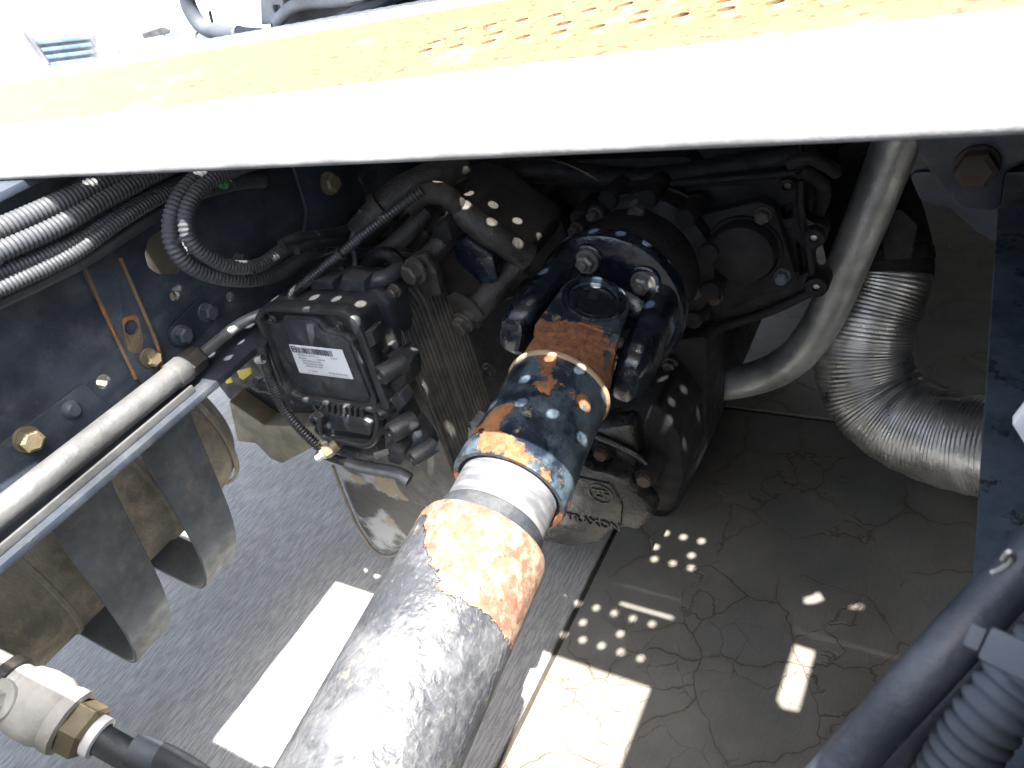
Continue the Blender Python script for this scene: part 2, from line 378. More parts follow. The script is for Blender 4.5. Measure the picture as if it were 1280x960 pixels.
def plate(outline, t, holes=(), bev=.001, ang=35, M=None):
    """flat plate, local z from -t to 0, with real holes"""
    cu = bpy.data.curves.new('c', 'CURVE'); cu.dimensions = '2D'; cu.fill_mode = 'BOTH'
    bev = min(bev, t * .45)
    cu.extrude = t / 2 - bev; cu.bevel_depth = bev; cu.bevel_resolution = 1; cu.offset = -bev
    for pl in [outline] + list(holes):
        s = cu.splines.new('POLY'); s.points.add(len(pl) - 1); s.use_cyclic_u = True
        for i, p in enumerate(pl): s.points[i].co = (p[0], p[1], 0, 1)
    o = bpy.data.objects.new('c', cu); C.objects.link(o)
    dg = bpy.context.evaluated_depsgraph_get(); me = bpy.data.meshes.new_from_object(o.evaluated_get(dg))
    bpy.data.objects.remove(o); bpy.data.curves.remove(cu)
    me.materials.clear()
    bm = bmesh.new(); bm.from_mesh(me); bpy.data.meshes.remove(me)
    bmesh.ops.remove_doubles(bm, verts=bm.verts, dist=1e-5)
    for v in bm.verts:
        v.co.z -= t / 2
        if M is not None: v.co = M @ v.co
    return from_bm(bm, ang=ang)
def pxy(pts, y): return [(at(a, b, y=y).x, at(a, b, y=y).z) for a, b in pts]      # outline in a y plane
def pxx(pts, x): return [(at(a, b, x=x).y, at(a, b, x=x).z) for a, b in pts]      # outline in an x plane
def hexprof(r, h):  return [(0, h), (r * .80, h), (r, h * .86), (r, 0)]
_bolt = {}
def bolt_mesh(mat, r, h=None, washer=1.25, stud=0):
    k = (mat, round(r, 4), h, washer, stud)
    if k not in _bolt:
        h = h or r * 1.1; bm = bmesh.new()
        wt = r * .28 if washer else 0
        if washer: bm_lathe(bm, [(0, wt), (r * washer * .96, wt), (r * washer, wt * .7), (r * washer, -.001)], 24)
        bm_lathe(bm, [(0, h + wt), (r * .72, h + wt), (r, h * .82 + wt), (r, wt * .5)], 6)
        if stud: bm_lathe(bm, [(0, h + stud), (r * .42, h + stud), (r * .5, h + stud * .8), (r * .5, h * .5)], 16)
        me = from_bm(bm, ang=25); me.materials.append(MT[mat]); _bolt[k] = me
    return _bolt[k]
def bolt(parent, p, axis, r, mat='dark_bolt', h=None, washer=1.25, stud=0, name='bolt', label=None):
    m = frame(p, axis) @ Matrix.Rotation(random.uniform(0, 1), 4, 'Z')
    return put(name, bolt_mesh(mat, r, h, washer, stud), mat, parent, m, label=label)
def bm_join_mesh(bm, me, M=None):
    n0 = len(bm.verts); bm.from_mesh(me)
    if M is not None:
        bm.verts.ensure_lookup_table()
        for v in bm.verts[n0:]: v.co = M @ v.co
#==BODY==
G = -H
# ================================================================== the setting
bm = bmesh.new(); s = 60
vv = [bm.verts.new(p) for p in ((-s, -s, G - .022), (s, -s, G - .022), (s, s, G - .022), (-s, s, G - .022))]; bm.faces.new(vv)
ground = put('ground', from_bm(bm), 'yard', kind='structure')
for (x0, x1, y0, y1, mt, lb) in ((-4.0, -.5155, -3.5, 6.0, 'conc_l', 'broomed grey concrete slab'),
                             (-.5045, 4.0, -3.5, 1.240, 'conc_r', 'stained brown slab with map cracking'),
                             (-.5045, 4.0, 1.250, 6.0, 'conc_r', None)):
    put('concrete_slab', box(x0, x1, y0, y1, G - .06, G, .003), mt, ground, label=lb)
put('joint_filler', box(-.5145, -.5055, -3.5, 6, G - .06, G - .006, 0), 'joint', ground)
put('joint_filler', box(-.5, 4, 1.2405, 1.2495, G - .06, G - .006, 0), 'joint', ground)

# ================================================================== frame rails
BZ, TZ = -.425, -.150
rail = thing('frame_rail', 'left blue-black steel frame rail carrying the dusty grey pipe', 'frame rail')
holes = []
def hx(px, py, r, n=18): p = at(px, py, x=-.81); return circ(p.y, p.z, r, n)
holes += [hx(130, 477, .0085), hx(219, 370, .0065), hx(288, 371, .0065)]
slot = [(181, 318), (186, 297), (203, 288), (222, 292), (240, 305), (238, 325), (222, 342), (200, 343), (186, 335)]
holes.append(rounded(pxx(slot, -.81), .012, 4))
put('web', plate([(-1.2, BZ), (2.6, BZ), (2.6, TZ), (-1.2, TZ)], .008, holes, .001, M=XP(-.81)), 'rail', rail)
put('lower_flange', box(-.8175, -.740, -1.2, 2.6, BZ - .0085, BZ + .0005, .002), 'rail_clean', rail)
put('upper_flange', box(-.8175, -.742, -1.2, 2.6, TZ, TZ + .008, .002), 'rail_clean', rail)
# reinforcement plate lying on the web, with a rusty seam and one hole
rp = pxx([(-90, 560), (-90, 350), (96, 318), (118, 300), (150, 305), (207, 500), (200, 580), (60, 700)], -.806)
rp2 = pxx([(-140, 560), (115, 478), (150, 560), (40, 700), (-140, 800)], -.803)
put('reinforcement_plate', plate(rounded(pxx([(98, 330), (126, 300), (146, 318), (201, 445), (198, 470), (176, 480), (158, 450)], -.805), .004), .004, [hx(161, 409, .008)], .001, M=XP(-.805)), 'rail', rail, label='narrow plate on the web with rust round its hole')
put('reinforcement_plate', plate([(-1.2, BZ + .001), (pxx([(128, 480)], -.803)[0][0], BZ + .001), (pxx([(104, 478)], -.803)[0][0], BZ + .066), (-1.2, BZ + .066)], .006, [], .0015, M=XP(-.803)), 'rail', rail, label='low doubler plate along the foot of the web')
so = thing('step_bracket', 'tan dusty bracket glimpsed through the oblong hole of the left rail', 'bracket')
put('sheet', plate(rounded([(at(170, 300, x=-.86).y, -.40), (at(214, 300, x=-.86).y, -.40), (at(200, 300, x=-.86).y, -.17), (at(160, 300, x=-.86).y, -.17)], .01), .03, [], .004, M=XP(-.845)), 'tan', so)
for l_ in ([(104, 330), (128, 385), (150, 432), (170, 474)], [(150, 322), (172, 372), (196, 430), (203, 462)]):
    put('rust_seam', tube([at(a, b, x=-.8045) for a, b in l_], [.0016, .0030][0] if 0 else .0024, 10, 12), 'rust_seam', rail)
put('rust_seam', plate(rounded(pxx([(152, 398), (172, 392), (180, 425), (176, 442), (160, 440)], -.8045), .006), .0016, [hx(161, 409, .0086)], .0006, M=XP(-.8042)), 'rust_seam', rail, label='rusty mud patch round the plate hole')
# oblong plate with two bolts
a, b = at(228, 418, x=-.804), at(254, 391, x=-.804)
d = Vector((b.y - a.y, b.z - a.z)).normalized(); nrm = Vector((-d.y, d.x)); ob = []
for k in range(13): t = math.pi * k / 12; q = Vector((b.y, b.z)) + (nrm * -math.cos(t) + d * math.sin(t)) * .017; ob.append((q.x, q.y))
for k in range(13): t = math.pi * k / 12; q = Vector((a.y, a.z)) + (nrm * math.cos(t) - d * math.sin(t)) * .017; ob.append((q.x, q.y))
op = put('bolt_plate', plate(ob, .006, [], .001, M=XP(-.8035)), 'rail_clean', rail)
bolt(op, at(226, 419, x=-.803), (1, 0, 0), .0105, 'blue_bolt', .011, 1.2)
bolt(op, at(258, 390, x=-.803), (1, 0, 0), .0105, 'blue_bolt', .011, 1.2)
bolt(rail, at(33, 549, x=-.802), (1, 0, 0), .0125, 'brass', .012, 1.12, label='yellow zinc bolt')
bolt(rail, at(186, 447, x=-.802), (1, 0, 0), .0105, 'brass', .011, 1.12, label='yellow zinc bolt')
put('rivet', lathe([(0, .009), (.006, .0082), (.0095, .005), (.011, 0)], 24, frame(at(89, 512, x=-.803), (1, 0, 0))), 'blue_bolt', rail)
bolt(rail, at(300, 325, x=-.802), (1, 0, 0), .009, 'blue_bolt', .01, 1.2)

# gusset high on the left rail with the amber bolt
g = thing('crossmember_gusset', 'dark gusset with an amber rusty bolt under the white deck edge', 'gusset')
X_ = -.745
put('plate', plate(rounded(pxx([(362, 190), (452, 190), (446, 232), (430, 262), (408, 276), (398, 300), (380, 300), (384, 262)], X_), .008), .006, [], .0015, M=XP(X_)), 'rail_clean', g)
bolt(g, at(411, 229, x=X_ + .0005), (1, -.25, .1), .0125, 'brass', .013, 1.25, label='amber rusty bolt')
# right rail
rr = thing('frame_rail', 'right frame rail, a dark blue flange down the right edge', 'frame rail')
put('lower_flange', box(.0325, .112, -1.2, 2.4, BZ - .0085, BZ, .002), 'rail_worn', rr)
put('web', box(.1045, .112, -1.2, 2.4, BZ + .0005, TZ - .0005, .001), 'rail', rr)
put('upper_flange', box(.046, .112, -1.2, 2.4, TZ, TZ + .008, .002), 'rail_clean', rr)
# gusset top right
gg = thing('crossmember_gusset', 'dark gusset with rounded corner and rusty bolt beside the steep grey pipe', 'gusset')
y_ = .80
o_ = pxy([(1128, 120), (1290, 120), (1290, 200), (1257, 215), (1250, 268), (1195, 258), (1168, 225), (1150, 195)], y_)
put('plate', plate(rounded(o_, [.001, .001, .001, .01, .012, .02, .03, .02], 6), .010, [], .0035, M=YP(y_)), 'rail_clean', gg)
bolt(gg, at(1221, 206, y=y_ - .001), (0, -1, .05), .0185, 'rust_bolt', .017, 1.1, label='large rusty bolt')
o_ = pxy([(1135, 215), (1300, 215), (1300, 330), (1262, 313), (1220, 290), (1190, 262), (1150, 250)], y_ + .05)
put('backing_plate', plate(rounded(o_, .008), .01, [], .002, M=YP(y_ + .05)), 'rail_clean', gg)

# crossmembers (one under the gearbox tail, one behind the viewer)
t = thing('frame_crossmember', 'dark crossmember between the rails above the gearbox', 'crossmember')
put('beam', box(-.738, .024, .905, .985, TZ - .16, TZ - .004, .006), 'rail_clean', t)
put('lower_lip', box(-.738, .024, .86, .985, TZ - .167, TZ - .1605, .002), 'rail_clean', t)
t = thing('frame_crossmember', 'rear crossmember between the rails behind the driveshaft tube', 'crossmember')
put('beam', box(-.738, .024, -.30, -.19, TZ - .2, TZ - .004, .006), 'rail_clean', t)

# ================================================================== the catwalk
cat = thing('catwalk', 'white perforated deck planks with rust-stained top across the top of the photo', 'catwalk')
XL, XR = -1.78, .52
def rows(ys):
    out = []
    for y, pitch, x in ys:
        while x > -.735:
            out.append((x, y)); x -= pitch
    return out
def plank(name, y0, y1, ys, mt, extra=(), teeth=False, label=None, cut=None):
    hs = [(x, y) for x, y in rows(ys)]
    if cut: hs = [h for h in hs if not cut(h)]
    ol = [(XL, y0), (XR, y0), (XR, y1)]
    if teeth:
        k = 0; x = XR
        while x > XL: ol.append((x, y1 + (.004 if k % 2 else 0))); x -= .011; k += 1
    ol.append((XL, y1))
    HR = .0068; RH = .0045 if y0 < .4 else .0034
    p = put(name, plate(ol, .0034, [circ(x, y, HR, 14) for x, y in hs] + list(extra), .0012, M=Matrix.Translation((0, 0, -.1372))), mt, cat, label=label)
    bm = bmesh.new()
    for x, y in hs: bm_lathe(bm, [(HR + .0002, -.0005), (HR + .0002, RH - .0004), (HR + .0010, RH), (HR + .0070, -.0006)], 14, Matrix.Translation((x, y, -.1372)))
    q = put('grip_rims', from_bm(bm), mt, p, kind='stuff')
    return p
rect = lambda x0, x1, y0, y1: [(x0, y0), (x1, y0), (x1, y1), (x0, y1)]
plank('plank', .347, .517, [(.389, .0350, .017), (.421, .070, .039), (.456, .0345, .013)], 'deck',
      [rect(-.054, .042, .4755, .4815), [(.231, .392), (.240, .382), (.262, .385), (.266, .49), (.236, .492)]], label='near plank, bare white metal',
      cut=lambda h: h[0] > .02)
plank('plank', .5174, .7786, [(.588, .0343, .0405), (.615, .0686, .033), (.652, .0343, .0405)], 'deck_rust', [[(.236, .572), (.252, .580), (.262, .590), (.252, .602), (.245, .592), (.233, .583)], [(.30, .585), (.333, .615), (.345, .618), (.318, .588)]], label='plank with rust-stained paint',
      cut=lambda h: h[0] > .06 or h[0] < -.46)
plank('plank', .779, .865, [(.815, .0343, -.56)], 'deck', teeth=True, label='far white plank with a toothed edge', cut=lambda h: h[0] > .06)
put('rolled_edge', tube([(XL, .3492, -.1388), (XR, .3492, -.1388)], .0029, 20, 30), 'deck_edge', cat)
for x in (-1.70, -.777, .068, .48):
    put('bearer', box(x - .016, x + .016, .40, .86, TZ + .0085, -.1410, .001) if x in (-.777, .068) else box(x - .02, x + .02, .40, .86, -.19, -.1410, .002), 'rail_clean', cat)

sd = thing('added_side_deck', 'unseen tread plate added outside the left frame rail to shade the slab', 'deck plate')  # unseen deck, added so the left-hand concrete falls in shade
put('tread_plate', box(-1.78, -.86, -1.4, .338, -.146, -.140, .001), 'rail_clean', sd)
put('edge_angle', box(-1.78, -1.774, -1.4, .338, -.20, -.1465, .001), 'rail_clean', sd)
put('edge_angle', box(-.866, -.86, -1.4, .338, -.19, -.1465, .001), 'rail_clean', sd)
rd = thing('added_rear_deck', 'unseen solid plate added behind the viewer to block sky and sun', 'deck plate')  # plate added behind the viewer, cuts sky and sun
put('tread_plate', box(-.86, .80, -1.8, .0, -.146, -.140, .001), 'rail_clean', rd)
da = thing('drive_axle', 'rear drive axle with twin tyres behind the viewer', 'axle')
put('beam', box(-1.3, .6, -2.6, -2.4, -.75, -.5, .04), 'cast_dark', da)
for x in (-1.45, -1.12, .42, .75): put('tyre', lathe([(.28, -.12), (.46, -.13), (.50, -.10), (.50, .10), (.46, .13), (.28, .12), (.20, 0)], 48, frame((x, -2.5, -.6), (1, 0, 0))), 'rubber', da)
# fuel tank on the right flank: rounded box with straps (unseen, added to shade the right-hand slab)
ft = thing('added_fuel_tank', 'unseen aluminium tank added outside the right frame rail for its shade', 'fuel tank')
def rr_outline(x0, x1, z0, z1, r, n=6): return rounded([(x0, z0), (x1, z0), (x1, z1), (x0, z1)], r, n)
put('shell', plate(rr_outline(.155, .75, -.80, -.165, .09), 1.562, [], .01, M=YP(-1.2)), 'steel', ft)
for y in (-.9, .0): put('strap', plate(rr_outline(.150, .755, -.805, -.160, .09), .05, [], .001, M=YP(y)), 'rail_clean', ft)

# the cab above: floor and back wall (above the picture, it keeps the sky off the gearbox)
cab = thing('truck_cab', 'underside and back wall of the cab ahead of the catwalk', 'truck cab')
put('floor', box(-1.02, .88, .80, 3.2, .03, .08, .01), 'bg_black', cab)
put('back_wall', box(-1.60, .88, 1.00, 1.06, .085, 2.3, .01), 'bg_grey', cab)
put('added_side_fairing', box(.84, .88, .30, .999, -.98, 1.3, .01), 'bg_grey', cab)  # fairing added out of view, blocks the sky on the right
put('added_footwell', box(.20, .839, .90, 2.02, -.97, .0295, .03), 'bg_black', cab)  # unseen box, added to darken the ground ahead on the right
put('added_bumper', box(-1.60, .88, 3.1, 3.2, -.98, .0295, .03), 'bg_grey', cab)  # unseen panel, added to stop yard light bouncing in from ahead

sf = thing('added_step_fairing', 'unseen fairing added on the far left flank to block yard bounce', 'fairing')  # panel and step added to keep yard bounce off the ground
put('panel', box(-1.66, -1.62, .95, 2.0, -.98, -.28, .01), 'bg_grey', sf)
put('step', box(-1.619, -1.50, 1.0, 1.9, -.66, -.62, .005), 'bg_grey', sf)
# ================================================================== far front axle and engine masses in the dark
en = thing('engine', 'dark engine block ahead of the gearbox under the cab', 'engine')
put('block', box(-.62, -.10, 1.5, 2.5, -.70, -.02, .03), 'cast_dark', en)
put('sump', box(-.55, -.18, 1.6, 2.4, -.86, -.702, .04), 'cast_dark', en)
ax = thing('front_axle', 'dark front axle beam far below the cab', 'axle')
put('beam', box(-1.3, .6, 2.46, 2.6, -.72, -.52, .02), 'cast_dark', ax)
for x in (-1.32, .62):
    put('tyre', lathe([(.30, -.13), (.46, -.13), (.50, -.10), (.50, .10), (.46, .13), (.30, .13), (.28, 0)], 48, frame((x, 2.53, -.6), (1, 0, 0))), 'rubber', ax)
    put('rim', lathe([(0, -.03), (.28, -.03), (.295, -.10), (.295, .10), (.28, .03), (0, .03)], 48, frame((x, 2.53, -.6), (1, 0, 0))), 'steel', ax)

# ================================================================== conduits over the left rail
def hose(name, label, pts, r, x=None, mat='hose', corr=True, group=None, pitch=.0046, y=None, pl=None, seg=18, cat='hose', depth=.13):
    P = []
    for p in pts:
        if len(p) == 3: P.append(at(p[0], p[1], **({'x': p[2]} if y is None else {'y': p[2]})))
        else: P.append(at(p[0], p[1], x=x) if y is None else at(p[0], p[1], y=y))
    me = conduit(P, r, pitch, depth, seg) if corr else tube(P, r, seg)
    return put(name, me, mat, label=label, cat=cat, group=group)
GR = 'corrugated conduits over the left rail'
hose('conduit', 'uppermost thick corrugated conduit at the left edge, nearest the deck', [(-900, 640), (-70, 316), (0, 286), (82, 250), (140, 224), (205, 198), (300, 165)], .0100, -.735, group=GR)
hose('conduit', 'second thick corrugated conduit from the top at the left edge', [(-900, 680), (-70, 346), (0, 314), (70, 283), (120, 254), (166, 230), (210, 208), (290, 182)], .0100, -.730, group=GR)
hose('conduit', 'thin corrugated conduit squeezed between the thick and the lowest ones', [(-900, 720), (-70, 372), (0, 341), (60, 318), (100, 300), (130, 280), (190, 245), (260, 212)], .0073, -.738, group=GR, pitch=.004)
hose('conduit', 'lowest corrugated conduit of the bundle at the left edge', [(-900, 740), (-70, 394), (0, 361), (60, 334), (100, 312), (150, 276), (200, 246), (240, 229), (300, 212)], .0077, -.732, group=GR, pitch=.004)
hose('cable', 'smooth black cable running under the corrugated bundle', [(-900, 760), (-70, 412), (0, 378), (100, 330), (160, 292), (215, 258), (260, 235)], .0058, -.742, mat='rubber', corr=False, cat='cable')
put('cable', tube([(-.753, -1.2, -.171), (-.753, -.2, -.172), (-.753, .4, -.171), (-.757, .9, -.168)], .0072, 16), 'rubber', label='added smooth black cable behind the uppermost conduit, shading the rail web', cat='cable', group=None)  # extra cable, put in to shade a sunlit stripe on the web
hose('conduit', 'outer corrugated conduit of the hanging loop', [(330, 186), (275, 207), (240, 228), (217, 262), (215, 302), (236, 331), (272, 346), (315, 349), (352, 340), (385, 318), (430, 302)], .0088, -.670, group='looped conduits in front of the frame rail')
hose('conduit', 'inner corrugated conduit of the hanging loop', [(340, 196), (285, 215), (248, 238), (232, 270), (238, 300), (262, 322), (292, 334), (325, 331), (352, 314), (375, 304), (440, 292)], .0078, -.650, group='looped conduits in front of the frame rail', pitch=.0042)
hose('conduit', 'short corrugated conduit stub beside the green band', [(235, 245), (262, 236), (300, 228), (330, 226)], .0085, -.725, group='looped conduits in front of the frame rail')
for (px, py, x, ax_, r, mt, nm, lb) in ((270, 224, -.680, (.1, .8, .45), .0125, 'green', 'cable_band', 'bright green band round the looped conduits under the deck edge'),):
    put(nm, lathe([(r, -.0022), (r + .0016, -.0022), (r + .0016, .0022), (r, .0022), (r, -.0022)], 28, frame(at(px, py, x=x), ax_)), mt, label=lb, cat='band')
def tie(px, py, x, axis, r, lb):
    m = frame(at(px, py, x=x), axis); bm = bmesh.new()
    bm_lathe(bm, [(r, -.002), (r + .0012, -.002), (r + .0012, .002), (r, .002), (r, -.002)], 24, m)
    bm_box(bm, r - .001, r + .006, -.003, .003, -.003, .003, .0008, m)
    put('cable_tie', from_bm(bm), 'steel' if 0 else 'hose_dark', label=lb, cat='cable tie')
tie(226, 291, -.662, (.1, .35, -1), .0125, 'cable tie on the left bend of the conduit loop')
tie(306, 342, -.660, (0, 1, .1), .0155, 'cable tie at the bottom of the conduit loop')
tie(380, 304, -.655, (.1, 1, .5), .0125, 'cable tie where the loop meets the harness')
hose('harness_conduit', 'slim corrugated branch rising right from the conduit loop', [(352, 306), (372, 296), (395, 294), (430, 288), (448, 278), (470, 268)], .0058, -.640, group='harness branches', pitch=.0036, mat='hose_dark')
hose('harness_conduit', 'slim corrugated branch running right into the cast manifold', [(370, 312), (395, 304), (430, 303), (452, 304), (480, 300)], .0062, -.640, group='harness branches', pitch=.0036, mat='hose_dark')

# ================================================================== pipe on the rail flange
ap = thing('air_pipe', 'long dusty grey pipe lying on the left rail flange', 'pipe')
A, B = at(-10, 650, x=-.772), at(228, 462, x=-.772); dr = (B - A).normalized(); A = A - dr * .5
put('barrel', tube([A, B], .0150, 28), 'dusty_tube', ap)
bm = bmesh.new(); m = frame(B, dr)
bm_lathe(bm, [(.0150, -.016), (.0168, -.014), (.0172, .002), (.015, .006), (0, .006)], 28, m)
put('crimp_collar', from_bm(bm), 'dusty_tube', ap)
bm = bmesh.new(); bm_lathe(bm, [(0, .004), (.0145, .004), (.0158, .007), (.0158, .026), (.0145, .029), (0, .029)], 6, m)
put('hex_nut', from_bm(bm, ang=20), 'dark_bolt', ap)
E_ = at(352, 381, x=-.745)
put('rod', tube([B + dr * .025, B + dr * .10, E_, E_ + (E_ - B).normalized() * .08], .0068, 20), 'steel', ap)
put('flat_strip', box(-.7555, -.7515, A.y, B.y - .01, BZ + .001, BZ + .010, .001), 'dusty_tube', ap)

# ================================================================== air tank and its hangers
TCx, TCz, TR = -1.03, -.600, .125
tk = thing('air_tank', 'mud-caked tan cylindrical air tank under the left rail', 'tank')
prof = [(0, -.9), (TR * .6, -.88), (TR, -.82), (TR, -.02), (TR + .0035, -.015), (TR + .0035, -.005), (TR, 0), (TR, .235), (TR + .004, .24), (TR + .004, .252), (TR, .256), (TR, .33), (TR * .98, .352), (TR * .9, .375), (TR * .75, .393), (TR * .45, .408), (0, .414)]
yend = at(309, 560, x=TCx + TR * .75).y
m = frame((TCx, yend - .40, TCz), (0, 1, 0))
put('shell', lathe(prof, 64, m), 'tank', tk)
put('weld_ring', lathe([(TR - .001, 0), (TR + .003, .002), (TR + .003, .007), (TR - .001, .009)], 64, frame((TCx, at(58, 745, x=TCx + TR * .8).y, TCz), (0, 1, 0))), 'tank', tk)
put('weld_ring', lathe([(TR - .001, 0), (TR + .003, .002), (TR + .003, .007), (TR - .001, .009)], 64, frame((TCx, at(262, 540, x=TCx + TR * .8).y, TCz), (0, 1, 0))), 'tank', tk)
def hanger(px, py, w_, lb, hx_, hy_):
    """J-shaped strap from the rail foot down and under the tank"""
    x0 = -.834; yc = px
    path = [(x0 + .02, BZ - .01), (x0 + .006, -.50), (x0 + .004, -.615)]
    for k in range(1, 10):
        a_ = math.pi * .5 * k / 9; path.append((x0 - .083 + .087 * math.cos(a_), -.615 - .145 * math.sin(a_)))
    path.append((x0 - .14, -.752)); path.append((x0 - .21, -.740))
    bm = bmesh.new(); rings = []; th = .005
    for i, q in enumerate(path):
        a_ = Vector(path[max(i - 1, 0)]); b_ = Vector(path[min(i + 1, len(path) - 1)]); tt = (b_ - a_).normalized(); n_ = Vector((-tt.y, tt.x))
        k = min(1, max(0, (BZ - q[1]) / .30)); hw = w_ * (1 - .30 * k) / 2; ys_ = yc - .034 * k
        o, n2 = Vector(q), n_
        rings.append([bm.verts.new((c.x, ys_ + s_ * hw, c.y)) for c, s_ in ((o, -1), (o, 1), (o - n2 * th, 1), (o - n2 * th, -1))])
    for r0, r1 in zip(rings, rings[1:]):
        for k in range(4): bm.faces.new((r0[k], r0[(k + 1) % 4], r1[(k + 1) % 4], r1[k]))
    bm.faces.new(rings[0]); bm.faces.new(rings[-1][::-1])
    root = thing('tank_hanger', lb, 'bracket', 'hangers of the air tank')
    sm = from_bm(bm); o = put('strap', sm, 'strap', root)
    mo = o.modifiers.new('bevel', 'BEVEL'); mo.width = .0015; mo.segments = 2; mo.limit_method = 'ANGLE'
    f_ = at(hx_, hy_, x=x0 + .0022)
    put('slot_hole', lathe([(0, 0), (.0055, 0), (.0062, -.0006)], 18, frame(f_, (1, 0, 0))), 'joint', root)
    return root
hanger(.243, 0, .086, 'curved blue-grey tank hanger nearest the camera, left one', 110, 696)
hanger(.370, 0, .086, 'curved blue-grey tank hanger behind, nearer the domed tank end', 238, 591)
# tan bracket beyond the tank
tb = thing('mud_bracket', 'tan muddy sheet bracket between the tank end and the control unit', 'bracket')
yb = .66
put('sheet', plate(rounded(pxy([(285, 500), (330, 532), (420, 535), (418, 546), (352, 580), (338, 574), (320, 555), (296, 552)], yb), .006), .09, [], .004, M=YP(yb)), 'tan', tb)
put('upper_body', plate(rounded(pxy([(240, 440), (330, 430), (410, 470), (420, 534), (330, 530), (285, 498)], yb + .04), .01), .1, [], .004, M=YP(yb + .04)), 'cast_dark', tb)
put('yellow_tag', plate(rounded(pxy([(296, 464), (313, 460), (314, 467), (304, 475), (299, 472)], yb - .03), .001), .002, [], .0005, M=YP(yb - .03)), 'yellow', label='small yellow plastic tag seen under the rail foot', cat='tag')
put('yellow_tag', plate(rounded(pxy([(280, 474), (287, 470), (291, 478), (283, 480)], yb - .03), .001), .002, [], .0005, M=YP(yb - .03)), 'yellow', label='sliver of yellow plastic left of the larger yellow tag', cat='tag')
cn = thing('plug_connector', 'dark blue cable plug beside the yellow tag', 'plug')
m = frame(at(318, 478, y=.60), (.9, .1, -.35))
put('body', lathe([(0, 0), (.011, 0), (.012, .004), (.012, .02), (.010, .024), (.010, .04), (.008, .042), (0, .042)], 8, m), 'blue_bolt', cn)
put('sleeve', lathe([(.0125, .008), (.0135, .009), (.0135, .014), (.0125, .015)], 16, m), 'blue_bolt', cn)

# ================================================================== inlet valve lower left
vl = thing('drain_valve', 'dust-white valve body with hex nut at the lower left corner', 'valve')
A, B = at(-36, 836, x=-.60), at(108, 914, x=-.515); dr = (B - A).normalized(); L = (B - A).length; m = frame(A, dr)
put('body', lathe([(0, 0), (.018, 0), (.020, .01), (.0205, L * .40), (.0235, L * .44), (.0255, L * .55), (.0255, L * .70), (.022, L * .78), (.021, L * .80)], 36, m), 'valve', vl)
put('collar', lathe([(.019, L * .24), (.0235, L * .25), (.0235, L * .33), (.019, L * .34)], 36, m), 'cast_grey', vl)
put('end_collar', lathe([(.017, L * .76), (.0235, L * .77), (.0245, L * .80), (.0245, L * .87), (.020, L * .885)], 12, m), 'valve', vl)
put('hex_nut', lathe([(.010, L * .87), (.0195, L * .87), (.0205, L * .89), (.0205, L * 1.02), (.018, L * 1.05), (.010, L * 1.05)], 6, m, 20), 'brass', vl)
put('white_sleeve', lathe([(.0105, L * 1.0), (.0150, L * 1.0), (.0150, L * 1.12), (.0118, L * 1.13)], 24, m), 'white', vl)
u = frame(A + dr * L * .46, Vector((.25, -.55, .8)))
bolt(vl, A + dr * L * .47 + Vector((.2, -.5, .85)).normalized() * .0215, (.2, -.5, .85), .0085, 'valve', .009, 1.7)
hs = put('air_hose', tube([B + dr * .004, B + dr * .04, at(200, 948, x=-.46), at(260, 985, x=-.41), at(330, 1050, x=-.36)], .0108, 24), 'rubber', label='black air hose leaving the drain valve towards the bottom edge', cat='hose')
put('white_marking', tube([at(165, 936, x=-.478), at(190, 945, x=-.465), at(215, 957, x=-.452)], .0111, 24), 'hose_grey', hs)
# ================================================================== driveshaft
J = Vector((-.356, .625, -.468)); T0 = Vector((-.322, -.05, -.535)); sdir = (J - T0).normalized()
roll = R(21)
upv = Vector((0, 0, 1)); xr = sdir.cross(upv).normalized(); yu = xr.cross(sdir)        # local X right, local Y up, Z along the shaft
SM = Matrix.Identity(4)
for i in range(3): SM[i][0] = xr[i]; SM[i][1] = yu[i]; SM[i][2] = sdir[i]; SM[i][3] = J[i]
for i in range(3): pass
# keep it right-handed: X x Y = -Z here, so flip X
if SM.to_3x3().determinant() < 0:
    for i in range(3): SM[i][0] *= -1
ds = thing('driveshaft', 'rust-banded black driveshaft running down to the bottom of the picture', 'driveshaft', M=SM)
def fine_lathe(prof, seg=96, step=.004):
    P = []
    for a, b in zip(prof, prof[1:]):
        n = max(1, int(abs(b[1] - a[1]) / step))
        for k in range(n): P.append((a[0] + (b[0] - a[0]) * k / n, a[1] + (b[1] - a[1]) * k / n))
    P.append(prof[-1]); return P
zt = -.2895        # front shoulder of the main tube
tubeme = lathe(fine_lathe([(.0625, -1.1), (.0625, zt - .020), (.0622, zt - .008), (.060, zt - .0015), (.0575, zt), (.050, zt + .0005)]), 128)
put('tube', tubeme, 'shaft', ds)
# loose flake of rust on the edge of the rust band
bm = bmesh.new()
for (a0, z0, n_) in ((-.15, zt - .055, 7), (-.35, zt - .075, 6), (.12, zt - .05, 5), (-.5, zt - .09, 5)):
    pts = []
    for k in range(n_):
        a_ = a0 + random.uniform(.05, .11) * math.cos(k * 6.283 / n_); zz = z0 + random.uniform(.006, .014) * math.sin(k * 6.283 / n_)
        pts.append(bm.verts.new((.0634 * math.cos(a_) if 1 else 0, .0634 * math.sin(a_), zz)))
    cc_ = sum((v.co for v in pts), Vector()) / n_; c_ = bm.verts.new(cc_ * 1.0); 
    for k in range(n_): bm.faces.new((pts[k], pts[(k + 1) % n_], c_))
put('rust_flakes', from_bm(bm), 'rust_bolt', ds, kind='stuff')
put('seal_ring', lathe([(.040, zt - .002), (.0535, zt + .0008), (.0535, zt + .003), (.0515, zt + .004), (.0515, zt + .0165), (.0503, zt + .018), (.040, zt + .018)], 96), 'rubber', ds)
